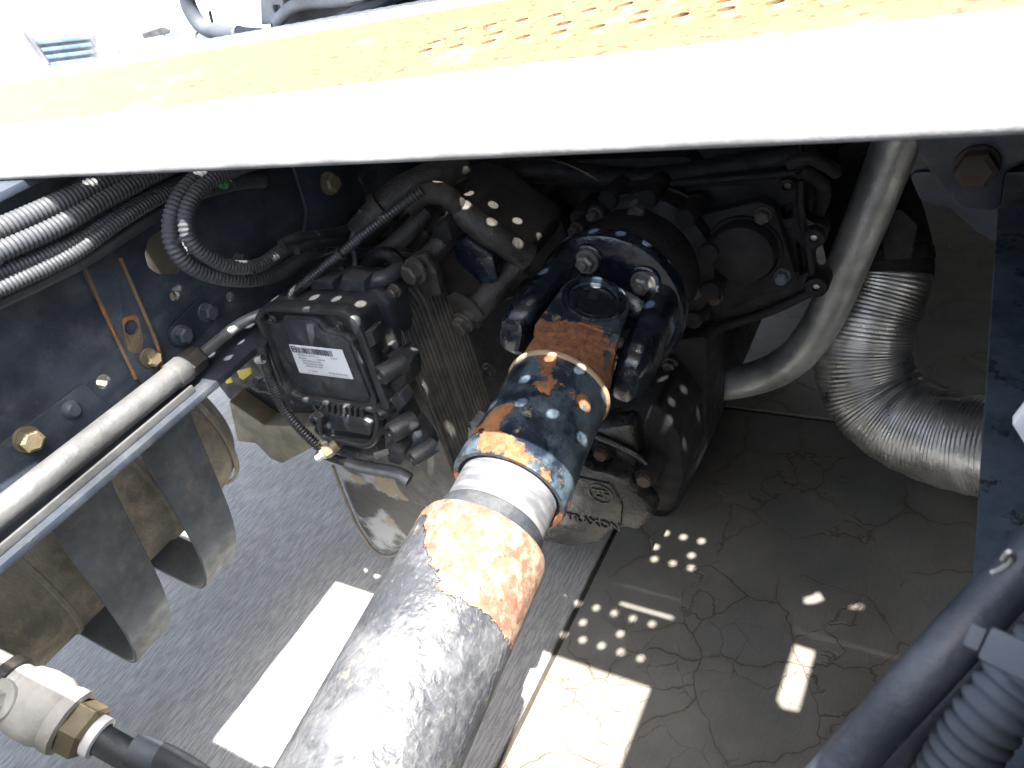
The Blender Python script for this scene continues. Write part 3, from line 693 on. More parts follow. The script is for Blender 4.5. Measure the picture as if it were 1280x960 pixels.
put('slip_stub', lathe(fine_lathe([(.040, zt + .016), (.0492, zt + .0165), (.0492, zt + .12)]), 96), 'stub', ds)
zr = -.2340        # open rim of the sleeve
sl = [(.0500, zr + .03), (.0520, zr + .006), (.0530, zr), (.0575, zr - .0005), (.0590, zr + .003), (.0590, zr + .022), (.0572, zr + .030), (.0572, zr + .048), (.0562, zr + .053), (.0556, zr + .138), (.0545, zr + .141)]
put('sleeve', lathe(fine_lathe(sl), 128), 'yoke', ds)
put('rim_seal', lathe([(.0495, zr + .010), (.0500, zr + .004), (.0530, zr + .004), (.0535, zr + .010), (.0495, zr + .010)], 96), 'rubber', ds)
zw = zr + .138
put('weld_bead', lathe([(.0535, zw - .003), (.0570, zw - .0022), (.0582, zw), (.0578, zw + .003), (.0550, zw + .0045)], 128), 'weld', ds)
# yoke neck: loft from round sleeve into the two forks (top and bottom)
bm = bmesh.new(); segs = 64; rings = []
RM = Matrix.Rotation(roll, 4, 'Z')
def sq(a_, hx_, hy_, p_):
    c, s_ = math.cos(a_), math.sin(a_)
    return Vector((hx_ * math.copysign(abs(c) ** (2 / p_), c), hy_ * math.copysign(abs(s_) ** (2 / p_), s_), 0))
for z, hx_, hy_, p_ in ((zw + .001, .0540, .0540, 2), (zw + .012, .0525, .0535, 2.1), (zw + .030, .050, .0545, 2.5), (zw + .046, .047, .0555, 3.0), (zw + .060, .043, .0550, 3.2), (zw + .066, .036, .0500, 3.2), (zw + .067, .02, .03, 3.2)):
    rings.append([bm.verts.new(RM @ (sq(2 * math.pi * k / segs, hx_, hy_, p_) + Vector((0, 0, z)))) for k in range(segs)])
for r0, r1 in zip(rings, rings[1:]):
    for k in range(segs): bm.faces.new((r0[k], r0[(k + 1) % segs], r1[(k + 1) % segs], r1[k]))
bm.faces.new(rings[-1]); bm.faces.new(rings[0][::-1])
put('yoke_neck', from_bm(bm, ang=60), 'yoke', ds)
# fork arms
zj = 0.0
for s_ in (1, -1):
    # outline in (x, z), thickness along y
    n_ = 24; ol = []
    hw0, rE = .0450, .0400
    ol.append((-hw0, zw + .034)); 
    for k in range(n_ + 1):
        a_ = math.pi - math.pi * k / n_; ol.append((rE * math.cos(a_), zj + rE * math.sin(a_)))
    ol.append((hw0, zw + .034))
    # plate local (X, Y) -> (x, z); local -Z thickness -> along y
    mm = Matrix.Identity(4); mm.col[0] = (1, 0, 0, 0); mm.col[1] = (0, 0, 1, 0); mm.col[2] = (0, s_, 0, 0); mm.col[3] = (0, s_ * .0545, 0, 1)
    if s_ < 0: pass
    arm = plate(ol, .024, [circ(0, 0, .0275, 40)], .004, M=RM @ mm)
    put('fork_arm', arm, 'yoke', ds)
    q = RM @ frame((0, s_ * .0545, 0), (0, s_, 0), (0, 0, 1))
    put('bearing_cap', lathe([(0, -.0045), (.018, -.0042), (.0225, -.0035), (.0235, -.0028), (.0270, -.0028), (.0272, -.010)], 48, q), 'flange', ds)
    put('bore_ring', lathe([(.0285, .000), (.0300, .0034), (.0338, .0036), (.0358, .0005), (.0362, -.004)], 48, q), 'flange', ds)
# spider cross
bm = bmesh.new()
bm_lathe(bm, [(.016, -.05), (.02, -.03), (.02, .03), (.016, .05)], 24, RM @ frame((0, 0, 0), (1, 0, 0)))
bm_lathe(bm, [(.016, -.045), (.02, -.03), (.02, .03), (.016, .045)], 24, RM @ frame((0, 0, 0), (0, 1, 0), (0, 0, 1)))
put('spider', from_bm(bm), 'cast_wet', ds)

# ================================================================== flange yoke on the gearbox shaft
fd = Vector((-.01, 1, -.07)).normalized()
FM = Matrix.Identity(4); fx = Vector((0, 0, 1)).cross(fd).normalized(); fu = fd.cross(fx)
for i in range(3): FM[i][0] = -fx[i]; FM[i][1] = fu[i]; FM[i][2] = -fd[i]; FM[i][3] = J[i]
if FM.to_3x3().determinant() < 0:
    for i in range(3): FM[i][0] *= -1
FM = FM @ Matrix.Rotation(-roll, 4, 'Z')        # local X right, Y up, Z towards the camera
fy = thing('flange_yoke', 'glossy black flange yoke with two lobes holding the universal joint', 'flange', M=FM)
put('disc', lathe([(0, -.058), (.060, -.058), (.082, -.060), (.0925, -.064), (.0950, -.069), (.0950, -.080), (.090, -.084), (.075, -.10), (0, -.10)], 72), 'flange', fy)
def smooth(o, lv=2):
    md = o.modifiers.new('s', 'SUBSURF'); md.levels = lv; md.render_levels = lv
for s_ in (1, -1):
    # lobe lofted from the disc (z -.085) to its rounded nose (z +.042): sections in (radial, tangential)
    bm = bmesh.new(); rings = []
    secs = [(-.070, .038, .089, .062), (-.055, .042, .088, .060), (-.036, .047, .0885, .054), (-.014, .048, .0895, .048), (.008, .048, .0910, .045), (.028, .049, .0910, .041), (.044, .052, .089, .035), (.056, .058, .084, .023)]
    for z, r0, r1, ht in secs:
        n_ = 28; rg = []
        for k in range(n_):
            p = sq(2 * math.pi * k / n_, (r1 - r0) / 2, ht, 2.9)
            bend = -.0042 * (p.y / .05) ** 2 * 1.6
            rg.append(bm.verts.new((s_ * ((r0 + r1) / 2 + p.x + bend), p.y, z)))
        rings.append(rg)
    for a_, b_ in zip(rings, rings[1:]):
        for k in range(n_): bm.faces.new((a_[k], a_[(k + 1) % n_], b_[(k + 1) % n_], b_[k]))
    bm.faces.new(rings[-1]); bm.faces.new(rings[0][::-1])
    o = put('lobe', from_bm(bm, ang=50), 'flange', fy); 
    q = frame((s_ * .0855, 0, 0), (s_, 0, 0))
    put('bearing_cap', lathe([(0, -.004), (.022, -.003), (.026, -.0015), (.026, -.02)], 40, q), 'flange', fy)
# saddle web between lobes and the nut bosses
bm = bmesh.new(); rings = []
for z, hx_, hy_ in ((-.066, .066, .045), (-.056, .060, .034), (-.048, .056, .024), (-.045, .045, .014)):
    rings.append([bm.verts.new(sq(2 * math.pi * k / 40, hx_, hy_, 2.6) + Vector((0, 0, z))) for k in range(40)])
for a_, b_ in zip(rings, rings[1:]):
    for k in range(40): bm.faces.new((a_[k], a_[(k + 1) % 40], b_[(k + 1) % 40], b_[k]))
bm.faces.new(rings[-1])
put('saddle', from_bm(bm, ang=60), 'flange', fy)
for ang_ in (58, 122, -58, -122):
    a_ = R(ang_); px_, py_ = .0665 * math.cos(a_), .0665 * math.sin(a_)
    put('nut_boss', lathe([(.0205, -.068), (.0190, -.056), (.0165, -.0545), (0, -.0545)], 28, Matrix.Translation((px_, py_, 0))), 'flange', fy)
    m = Matrix.Translation((px_, py_, -.0545)) @ Matrix.Rotation(random.uniform(0, 1), 4, 'Z')
    put('nut', bolt_mesh('nut', .0112, .010, 1.32, .007), 'nut', fy, m)

# ================================================================== gearbox
gb = thing('gearbox', 'dark cast gearbox tail housing behind the flange yoke', 'gearbox')
fc = J + fd * .11
def yplate(nm, px, y, t_, mat, rad=.004, holes=(), bev=.002, parent=None, label=None):
    return put(nm, plate(rounded(pxy(px, y), rad), t_, list(holes), bev, M=YP(y)), mat, parent or gb, label=label)
yplate('housing', [(560, 190), (1000, 175), (1018, 240), (1010, 345), (884, 420), (884, 560), (845, 640), (800, 668), (690, 640), (600, 560), (575, 420), (560, 320)], .90, .5, 'cast_dark', .02, bev=.01)
yplate('housing_flank', [(590, 260), (690, 250), (800, 500), (850, 560), (846, 610), (800, 640), (700, 600), (620, 520), (590, 430)], .84, .06, 'cast_dark', .02, bev=.012)
m = frame(fc, -fd)
put('retainer', lathe([(0, .012), (.060, .012), (.070, .004), (.074, -.004), (.080, -.010), (.084, -.016), (.084, -.055), (.100, -.062), (.103, -.10), (0, -.10)], 72, m), 'cast_dark', gb)
put('oil_seal', lathe([(.066, .0125), (.078, .014), (.079, .011), (.066, .010)], 64, m), 'cast_wet', gb)
for k in range(12):
    a_ = R(15 + 30 * k); c_ = Vector((.100 * math.cos(a_), .100 * math.sin(a_), -.062))
    bm = bmesh.new(); bm_lathe(bm, [(0, .010), (.0115, .010), (.0125, .008), (.0135, -.05), ], 20, m @ Matrix.Translation(c_)); put('bolt_boss', from_bm(bm), 'cast_dark', gb)
# ribbed plate with pocket on the right
yp = .845
fr = [(818, 240), (838, 228), (880, 222), (1000, 214), (1003, 240), (1000, 268), (1022, 283), (1032, 296), (1022, 308), (1014, 312), (1018, 338), (1032, 352), (1028, 366), (1012, 368), (900, 407), (892, 420), (880, 416), (876, 404), (868, 340), (850, 300), (822, 258)]
pocket = rounded(pxy([(838, 236), (950, 232), (962, 258), (900, 268), (868, 272), (855, 258)], yp), .003)
win = rounded(pxy([(975, 258), (992, 252), (990, 272), (978, 275)], yp), .002)
win2 = rounded(pxy([(994, 300), (1008, 316), (1009, 340), (1000, 345)], yp), .002)
yplate('end_plate', fr, yp, .022, 'cast_grey' if 0 else 'cast_dark', .006, [pocket, win, win2], .0025)
yplate('backing', [(830, 225), (1000, 214), (1010, 350), (895, 405), (868, 340)], yp + .019, .05, 'cast_dark', .006)
put('rib', tube([at(818, 240, y=yp - .003), at(876, 318, y=yp - .003), at(884, 400, y=yp - .003)], .0055, 12), 'cast_dark', gb)
put('rib', tube([at(838, 230, y=yp - .002), at(930, 222, y=yp - .002), at(998, 216, y=yp - .002)], .0045, 12), 'cast_dark', gb)
put('rib', tube([at(892, 412, y=yp - .004), at(960, 390, y=yp - .004), at(1020, 362, y=yp - .004)], .0065, 12), 'cast_dark', gb)
put('rib', tube([at(1000, 225, y=yp), at(1002, 270, y=yp), at(1012, 320, y=yp), at(1018, 355, y=yp)], .0045, 12), 'cast_dark', gb)
for (px, py, r_, pale_pin) in ((1021, 357, .0145, 1), (1018, 296, .0135, 1), (884, 409, .0125, 1), (822, 241, .0115, 0), (985, 231, .010, 0)):
    q = frame(at(px, py, y=yp - .006), (0, -1, 0))
    put('lug', lathe([(.0050, .006), (.0085, .008), (r_ * .9, .006), (r_, 0), (r_, -.026), (.0050, -.026), (.0050, .006)], 28, q), 'cast_dark', gb)
    put('dowel', lathe([(0, .003), (.0042, .002), (.0048, -.01)], 16, q), 'steel' if pale_pin else 'dark_bolt', gb)
# bearing cover: square plate with round cap and four bolts
ys = .822
cv = put('bearing_cover', plate(rounded(pxy([(850, 282), (866, 272), (948, 252), (968, 260), (995, 345), (982, 362), (896, 388), (876, 380)], ys), .008), .016, [], .003, M=YP(ys)), 'cast_dark', gb)
cc_ = at(930, 313, y=ys - .01)
put('cap', lathe([(0, .016), (.030, .016), (.0375, .0135), (.0395, .008), (.0395, -.012)], 56, frame(cc_, (0, -1, 0))), 'cast_dark', cv)
put('cap_ring', lathe([(.0405, .001), (.0425, .0045), (.0470, .004), (.0480, -.001), (.0480, -.012)], 56, frame(at(930, 313, y=ys), (0, -1, 0))), 'cast_dark', cv)
for px, py, mt in ((870, 290, 'dark_bolt'), (954, 268, 'dark_bolt'), (978, 344, 'blue_bolt'), (895, 370, 'rust_bolt')):
    bolt(cv, at(px, py, y=ys - .001), (0, -1, 0), .0088, mt, .011, 1.15)
# bits round the flange
for px, py, y, ax_, r_, h_ in ((721, 287, .77, (-.1, -1, .2), .0075, .012), (744, 268, .78, (0, -1, .2), .0075, .014), (800, 262, .80, (.1, -1, .1), .012, .02), (776, 286, .79, (0, -1, 0), .010, .012), (870, 362, .80, (0, -1, 0), .010, .01)):
    bolt(gb, at(px, py, y=y), ax_, r_, 'dark_bolt', h_, 1.25)
    put('bolt_boss', lathe([(0, 0), (r_ * 1.5, 0), (r_ * 1.7, -.004), (r_ * 1.9, -.05)], 20, frame(at(px, py, y=y), ax_)), 'cast_dark', gb)
yplate('bracket_ear', [(772, 250), (806, 236), (826, 262), (822, 300), (790, 300), (775, 280)], .80, .04, 'cast_dark', .006)
yplate('top_rail', [(690, 200), (860, 196), (880, 222), (838, 226), (800, 250), (720, 262), (690, 240)], .87, .05, 'cast_dark', .01)
put('top_pipe', tube([at(600, 225, y=.80), at(680, 214, y=.82), at(800, 225, y=.86), at(1000, 196, y=.88)], .016, 18), 'cast_dark', gb)
put('lead_pipe', tube([at(650, 300, y=.80), at(665, 255, y=.82), at(690, 225, y=.84), at(690, 190, y=.85)], .010, 14), 'cast_dark', gb)
put('lead_pipe', tube([at(1000, 210, y=.84), at(1030, 235, y=.86), at(1020, 275, y=.88)], .008, 14), 'cast_dark', gb)
put('vent_elbow', tube([at(985, 205, y=.80), at(1012, 198, y=.80), at(1034, 208, y=.80), at(1046, 216, y=.81)], .007, 14), 'cast_dark', gb)

# lower sump cover with the cast emblem
yl = .640
lc = put('sump_cover', plate(rounded(pxy([(640, 590), (690, 560), (738, 588), (758, 592), (786, 604), (796, 618), (814, 636), (817, 646), (798, 664), (782, 661), (764, 664), (748, 680), (716, 685), (680, 678), (650, 650)], yl), [.01, .01, .006, .006, .006, .004, .006, .006, .012, .012, .012, .008, .02, .02, .01], 5), .035, [], .007, M=YP(yl)), 'cast_wet', gb, label='oily lower cover with cast lettering')
put('cover_step', plate(rounded(pxy([(690, 610), (718, 596), (764, 606), (778, 632), (776, 655), (740, 668), (700, 660)], yl - .004), .012, 5), .012, [], .004, M=YP(yl - .004)), 'cast_wet', lc)
ec = at(751, 617, y=yl - .004)
put('emblem_ring', lathe([(.0165, -.001), (.0170, .0016), (.0192, .0016), (.0198, -.001)], 48, frame(ec, (0, -1, 0))), 'cast_wet', lc)
def text_mesh(body, size, depth, M, bev=0.0):
    cu = bpy.data.curves.new('t', 'FONT'); cu.body = body; cu.size = size; cu.extrude = depth; cu.bevel_depth = bev; cu.align_x = 'CENTER'; cu.align_y = 'CENTER'
    o = bpy.data.objects.new('t', cu); C.objects.link(o); dg = bpy.context.evaluated_depsgraph_get()
    me = bpy.data.meshes.new_from_object(o.evaluated_get(dg)); bpy.data.objects.remove(o); bpy.data.curves.remove(cu)
    me.materials.clear(); me.transform(M); return me
put('emblem_letters', text_mesh('ZF', .0235, .0012, YP(yl - .0045, ec.x, ec.z), .0003), 'cast_wet', lc)
tc = at(741, 652, y=yl - .004)
put('cast_lettering', text_mesh('TRAXON', .0215, .0012, YP(yl - .0045, tc.x, tc.z) @ Matrix.Rotation(R(0), 4, 'Z'), .0003), 'cast_wet', lc)
yplate('pump_body', [(700, 545), (740, 530), (770, 520), (822, 505), (850, 545), (856, 600), (840, 640), (810, 640), (760, 610), (700, 590)], .70, .16, 'cast_dark', .012, bev=.008)
yplate('pump_step', [(742, 540), (790, 530), (800, 590), (776, 600), (742, 580)], .672, .05, 'cast_wet', .008, bev=.005)
put('rib', tube([at(745, 545, y=.668), at(775, 558, y=.668), at(800, 572, y=.668), at(812, 590, y=.668)], .005, 12), 'cast_wet', gb)
for px, py, y, r_, mt in ((752, 566, .664, .010, 'rust_bolt'), (806, 598, .655, .0105, 'rust_bolt'), (700, 548, .70, .010, 'dark_bolt')):
    put('bolt_boss', lathe([(0, 0), (r_ * 1.45, 0), (r_ * 1.55, -.003), (r_ * 1.7, -.06)], 22, frame(at(px, py, y=y), (0, -1, 0))), 'cast_dark', gb)
    bolt(gb, at(px, py, y=y - .001), (0, -1, 0), r_, mt, .010, 0)
yplate('side_block', [(800, 430), (884, 420), (884, 560), (860, 610), (846, 560), (820, 500)], .80, .1, 'cast_dark', .01, bev=.006)
yplate('side_block', [(560, 370), (668, 370), (668, 560), (590, 560)], .79, .1, 'cast_dark', .01, bev=.006)
for px, py, y in ((612, 462, .69), (838, 455, .79), (868, 330, .83)):
    bolt(gb, at(px, py, y=y), (0, -1, 0), .009, 'dark_bolt', .009, 1.25)

# ================================================================== hydraulic manifold (cast, dusty) left of the flange
mf = thing('clutch_actuator', 'dusty cast hydraulic manifold with bent pipes left of the flange yoke', 'manifold')
def mp(nm, px, y, t_, mat='cast_grey', rad=.006, holes=(), bev=.004): return put(nm, plate(rounded(pxy(px, y), rad), t_, list(holes), bev, M=YP(y)), mat, mf)
mp('body', [(478, 300), (505, 268), (545, 250), (585, 262), (610, 285), (655, 318), (648, 345), (600, 392), (575, 392), (545, 372), (520, 330), (480, 330)], .66, .12, 'cast_grey', .012, bev=.010)
mp('front_block', [(540, 322), (566, 300), (620, 340), (606, 380), (575, 388), (548, 360)], .625, .05, 'cast_grey', .01, bev=.008)
mp('dark_panel', [(566, 298), (582, 298), (616, 322), (622, 348), (610, 364), (582, 338), (568, 325)], .612, .012, 'flange', .005, bev=.003)
put('pipe', tube([at(452, 290, y=.60), at(472, 268, y=.61), at(500, 242, y=.63), at(540, 222, y=.66), at(575, 205, y=.70)], .0190, 24), 'cast_grey', mf)
put('pipe_collar', lathe([(.019, -.006), (.0225, -.005), (.0225, .005), (.019, .006)], 32, frame(at(478, 262, y=.612), at(500, 242, y=.63) - at(472, 268, y=.61))), 'cast_grey', mf)
put('pipe', tube([at(512, 258, y=.60), at(528, 243, y=.605), at(552, 242, y=.615), at(570, 256, y=.625), at(582, 276, y=.64), at(600, 290, y=.655)], .0125, 20), 'cast_grey', mf)
put('pipe', tube([at(575, 262, y=.63), at(600, 282, y=.63), at(625, 300, y=.635), at(660, 322, y=.65)], .0165, 20), 'cast_grey', mf)
put('ram', tube([at(522, 336, y=.575), at(545, 312, y=.60), at(572, 280, y=.63)], .0130, 24), 'cast_grey', mf)
put('ram', tube([at(590, 392, y=.60), at(612, 368, y=.615), at(635, 345, y=.64), at(652, 328, y=.65)], .0170, 24), 'cast_grey', mf)
put('ram', tube([at(462, 328, y=.57), at(488, 310, y=.59), at(515, 285, y=.61), at(532, 265, y=.63)], .0110, 20), 'cast_grey', mf)
put('pipe', tube([at(458, 335, y=.565), at(470, 320, y=.56), at(486, 318, y=.56), at(500, 330, y=.565), at(510, 345, y=.57)], .0085, 18), 'cast_dark', mf)
mp('lug_plate', [(510, 322), (530, 318), (545, 340), (552, 370), (535, 372), (515, 352)], .565, .012, 'cast_grey', .006, bev=.002)
put('end_cap', lathe([(.019, -.016), (.0195, .0), (.017, .004), (0, .004)], 28, frame(at(586, 396, y=.598), (-.25, -1, -.35))), 'cast_grey', mf)
bolt(mf, at(520, 338, y=.560), (-.15, -1, .05), .0125, 'dark_bolt', .012, 1.25)
bolt(mf, at(580, 402, y=.590), (-.15, -1, -.15), .0115, 'dark_bolt', .012, 1.25)
bolt(mf, at(494, 363, y=.53), (-.1, -1, 0), .0065, 'dark_bolt', .007, 1.3)
put('mounting_strap', plate(rounded(pxy([(556, 372), (566, 366), (592, 380), (604, 396), (596, 404), (570, 390)], .588), .003), .006, [], .001, M=YP(.588)), 'cast_grey', mf)
mp('fin', [(540, 285), (556, 272), (566, 300), (545, 320), (534, 312)], .600, .05, 'cast_dark', .006, bev=.004)
mp('fin', [(500, 290), (520, 280), (536, 296), (520, 316), (502, 312)], .615, .05, 'cast_grey', .006, bev=.005)
hose('engine_cable', 'glossy slim black corrugated cable crossing in front of the manifold', [(528, 238, .575), (500, 258, .56), (462, 287, .545), (425, 318, .53), (392, 345, .515), (365, 368, .505), (350, 384, .50)], .0058, y=True, mat='hose_dark', pitch=.0042, depth=.2, cat='cable')
m = frame(at(427, 317, y=.53), at(500, 258, y=.56) - at(392, 345, y=.515))
put('cable_tie', lathe([(.006, -.0025), (.0078, -.002), (.0078, .002), (.006, .0025)], 20, m), 'hose_dark', label='tie round the slim glossy cable above the control unit', cat='cable tie')
hose('cable', 'thin black lead hanging behind the control unit towards the manifold', [(452, 262, .60), (446, 285, .59), (440, 300, .58), (444, 330, .57), (430, 352, .55)], .004, y=True, mat='rubber', corr=False, cat='cable')

# ================================================================== control unit
cu = thing('control_unit', 'black plastic transmission control unit with a white printed label', 'control unit')
def cp(nm, px, y, t_, mat='black_plastic', rad=.004, holes=(), bev=.0015, parent=None, label=None): return put(nm, plate(rounded(pxy(px, y), rad), t_, list(holes), bev, M=YP(y)), mat, parent or cu, label=label)
rim = [(317, 398), (322, 388), (338, 383), (424, 388), (444, 400), (456, 424), (487, 512), (480, 519), (372, 505), (360, 498), (352, 484)]
inner = rounded(pxy([(324, 401), (330, 393), (340, 391), (420, 396), (436, 406), (447, 428), (476, 508), (470, 512), (376, 498), (364, 492), (357, 480)], .470), .006)
cp('surround', rim, .470, .016, rad=.010, holes=[inner], bev=.003)
cp('case', [(320, 396), (326, 386), (340, 380), (426, 386), (448, 398), (460, 424), (488, 512), (480, 518), (372, 504), (356, 486)], .4865, .045, rad=.010, bev=.004)
cp('top_shell', [(352, 372), (372, 360), (430, 352), (462, 360), (486, 384), (492, 420), (500, 470), (510, 510), (500, 520), (470, 500), (440, 400), (352, 392)], .520, .045, rad=.012, bev=.008)
cp('lid', [(330, 402), (350, 405), (356, 395), (390, 398), (398, 401), (408, 414), (432, 420), (441, 428), (470, 500), (470, 508), (462, 510), (378, 495), (366, 488), (358, 474)], .4775, .010, 'module_face', .004, bev=.002)
cp('lid_step', [(354, 406), (360, 399), (388, 402), (395, 406), (404, 418), (428, 424), (436, 432), (462, 498), (456, 503), (384, 490), (372, 484), (350, 426)], .4740, .004, 'module_face', .004, bev=.0015)
yb_ = .4735
lb = cp('label', [(361, 430.5), (427.5, 437.5), (442, 474.5), (374.5, 466)], yb_ - .0006, .0006, 'label', .0015, bev=.0001)
# label printing: bars and lines of tiny text
TL, TRt, BR_, BL_ = [at(a, b, y=yb_ - .0014) for a, b in ((361, 430.5), (427.5, 437.5), (442, 474.5), (374.5, 466))]
def LP(u, v): return TL * (1 - u) * (1 - v) + TRt * u * (1 - v) + BR_ * u * v + BL_ * (1 - u) * v
bm = bmesh.new(); u_ = .13; rnd = random.Random(3)
def quad(u0, u1, v0, v1): bm.faces.new([bm.verts.new(LP(*p)) for p in ((u0, v0), (u1, v0), (u1, v1), (u0, v1))])
while u_ < .78:
    w_ = rnd.choice((.006, .006, .011, .016)); quad(u_, u_ + w_, .07, .27); u_ += w_ + rnd.choice((.007, .007, .012))
put('barcode', from_bm(bm), 'ink', lb)
bm = bmesh.new()
quad(.015, .115, .045, .075); quad(.015, .115, .225, .255); quad(.015, .035, .075, .225); quad(.095, .115, .075, .225); quad(.05, .08, .11, .19)
quad(.03, .97, .955, .960)
put('printed_frame', from_bm(bm), 'ink', lb)
uu = (TRt - TL).normalized(); vv_ = (TL - BL_).normalized(); nn = uu.cross(vv_).normalized(); 
LM = Matrix.Identity(4)
for i in range(3): LM[i][0] = uu[i]; LM[i][1] = vv_[i]; LM[i][2] = nn[i]
for v, u0, s_ in ((.34, .30, 'S76.850.010  EST.NR. 16'), (.34, .78, '10 ACP'), (.44, .17, 'MRN-NR.'), (.44, .52, '0 000 MB'), (.53, .33, 'SOFTWARE NR. 0001'), (.62, .33, 'HARDWARE NR. 0000'), (.71, .34, 'SUPPLIER NR. 0000'), (.88, .28, 'CE  000.00'), (.88, .75, 'PRODUCTION 0000')):
    q = LM.copy(); p = LP(u0, v); 
    for i in range(3): q[i][3] = p[i]
    put('print_line', text_mesh(s_, .0034, 0, q), 'ink', lb)
for px, py in ((341, 399), (425, 407), (368, 502), (474, 517)):
    bolt(cu, at(px, py, y=.4765), (0, -1, 0), .0035, 'black_plastic', .004, 1.5, name='screw')
# clips and knobs on the top shell
for px, py, w_, h_, y in ((418, 348, 20, 6, .53), (440, 356, 14, 8, .51), (400, 356, 14, 6, .51), (466, 362, 12, 10, .53)):
    cp('clip', [(px - w_, py - h_), (px + w_, py - h_ + 3), (px + w_ + 2, py + h_), (px - w_ + 3, py + h_)], y, .022, rad=.002, bev=.002)
for px, py, y in ((395, 350, .535), (430, 340, .545), (452, 346, .545)):
    put('clip_post', lathe([(0, .012), (.005, .011), (.006, .008), (.006, 0)], 12, frame(at(px, py, y=y), (0, -.2, 1))), 'black_plastic', cu)
put('pressure_tube', tube([at(452, 352, y=.53), at(470, 350, y=.53), at(485, 345, y=.54), at(500, 335, y=.56)], .009, 16), 'black_plastic', cu)
# connector block below the lid
cb = cp('connector', [(398, 512), (404, 505), (452, 512), (460, 520), (476, 536), (472, 556), (460, 566), (420, 560), (404, 546)], .478, .03, rad=.004, bev=.003)
cp('connector_hood', [(410, 516), (450, 522), (464, 530), (462, 545), (414, 538)], .468, .02, 'module_face', .004, bev=.003)
for k in range(7):
    a_ = 407 + k * 7
    put('fin', plate(pxy([(a_, 506 + k), (a_ + 3.4, 506.5 + k), (a_ + 3.4, 516 + k), (a_, 515.5 + k)], .466), .006, [], .0005, M=YP(.466)), 'black_plastic', cb)
put('lever', tube([at(400, 520, y=.462), at(404, 545, y=.460), at(430, 552, y=.458), at(462, 556, y=.460), at(472, 535, y=.462), at(470, 518, y=.466)], .0036, 12), 'black_plastic', cb)
cp('lower_shelf', [(408, 548), (470, 556), (472, 572), (440, 574), (410, 562)], .470, .02, rad=.003)
cp('lower_clip', [(424, 562), (448, 566), (446, 576), (426, 572)], .462, .01, rad=.002)
for px, py in ((396, 525), (402, 537)):
    put('boss', lathe([(.003, .005), (.008, .005), (.0095, .003), (.0095, -.01)], 24, frame(at(px, py, y=.47), (0, -1, 0))), 'black_plastic', cu)
# stepped bosses down the right side
def boss(px, py, y, r_, axis=(-.35, -1, .1), L_=.03, screw=True):
    q = frame(at(px, py, y=y), axis)
    b_ = put('boss', lathe([(r_ * .45, .002), (r_ * .5, .004), (r_ * .86, .004), (r_, .001), (r_, -L_)], 28, q), 'black_plastic', cu)
    if screw: put('screw', lathe([(0, .0035), (r_ * .3, .003), (r_ * .42, .001), (r_ * .44, -.004)], 12, q), 'dark_bolt', b_)
boss(478, 468, .470, .0120); boss(491, 540, .455, .0125); boss(518, 572, .455, .0105); boss(476, 518, .468, .0065); boss(490, 452, .50, .0105)
cp('arm', [(462, 468), (486, 452), (505, 460), (508, 485), (492, 500), (500, 520), (510, 540), (500, 556), (486, 545), (478, 510), (466, 490)], .485, .035, rad=.004, bev=.003)
cp('arm', [(498, 540), (512, 534), (528, 556), (534, 570), (520, 584), (506, 576)], .470, .03, rad=.004, bev=.003)
cp('arm', [(486, 500), (498, 492), (508, 505), (498, 516)], .465, .02, rad=.002, bev=.002)
cp('side_plug', [(480, 560), (492, 552), (504, 566), (500, 582), (486, 578)], .452, .02, rad=.003, bev=.002)
cp('side_latch', [(455, 416), (464, 414), (470, 430), (462, 436)], .466, .02, rad=.002)
cp('side_step', [(462, 436), (480, 440), (484, 458), (470, 462)], .500, .03, rad=.002)
cp('bright_clip', [(466, 567), (484, 562), (486, 568), (470, 575)], .450, .003, 'steel', .001, bev=.0005)
hose('conduit', 'black corrugated conduit curving down the left edge of the control unit', [(331, 440), (336, 462), (346, 488), (358, 512), (374, 534), (398, 556)], .0072, y=None, x=None, mat='hose_dark', pitch=.0042, cat='conduit') if 0 else None
P_ = [at(a, b, y=.462) for a, b in ((326, 428), (332, 455), (342, 484), (356, 512), (374, 534), (396, 556), (412, 568))]
put('conduit', conduit(P_, .0070, .0044, .16, 18), 'hose_dark', label='black corrugated conduit curving down the left edge of the control unit', cat='conduit')
P_ = [at(a, b, y=.448) for a, b in ((398, 566), (420, 574), (440, 580), (465, 582), (492, 576), (505, 570))]
put('conduit', conduit(P_[:4], .0062, .004, .12, 18), 'hose_dark', label='short conduit tail curving right under the control unit connector', cat='conduit')
P_ = [at(a, b, y=.446) for a, b in ((436, 578), (455, 584), (478, 588), (498, 592), (512, 600))]
put('sleeve', tube(P_, .0085, 20), 'rubber', label='smooth black rubber sleeve under the control unit bosses', cat='sleeve')
ff = thing('hose_fitting', 'small brassy hose fitting below the control unit', 'fitting')
q = frame(at(412, 562, y=.436), at(400, 572, y=.425) - at(422, 556, y=.445))
put('nipple', lathe([(.0028, .020), (.0045, .020), (.0050, .012), (.0068, .011), (.0068, .008), (.0055, .007)], 20, q), 'steel', ff)
put('hex', lathe([(0, .007), (.0082, .007), (.0088, .005), (.0088, -.003), (0, -.004)], 6, q, 20), 'brass', ff)
put('thread', lathe([(.0070, -.003), (.0074, -.006), (.0070, -.009), (.0074, -.012), (0, -.012)], 20, q), 'brass', ff)
put('side_eye', lathe([(.003, .002), (.0055, .002), (.0065, -.002), (.003, -.003)], 20, frame(at(402, 556, y=.44), (-.3, -1, .2))), 'brass', ff)
cl_ = put('mount_clip', plate(rounded(pxy([(300, 444), (318, 440), (322, 452), (306, 454)], .46), .002), .012, [], .002, M=YP(.46)), 'steel', ff) if 0 else bolt(cu, at(328, 449, y=.455), (-1, -.4, 0), .005, 'steel', .008, 1.2, name='clip_stud')

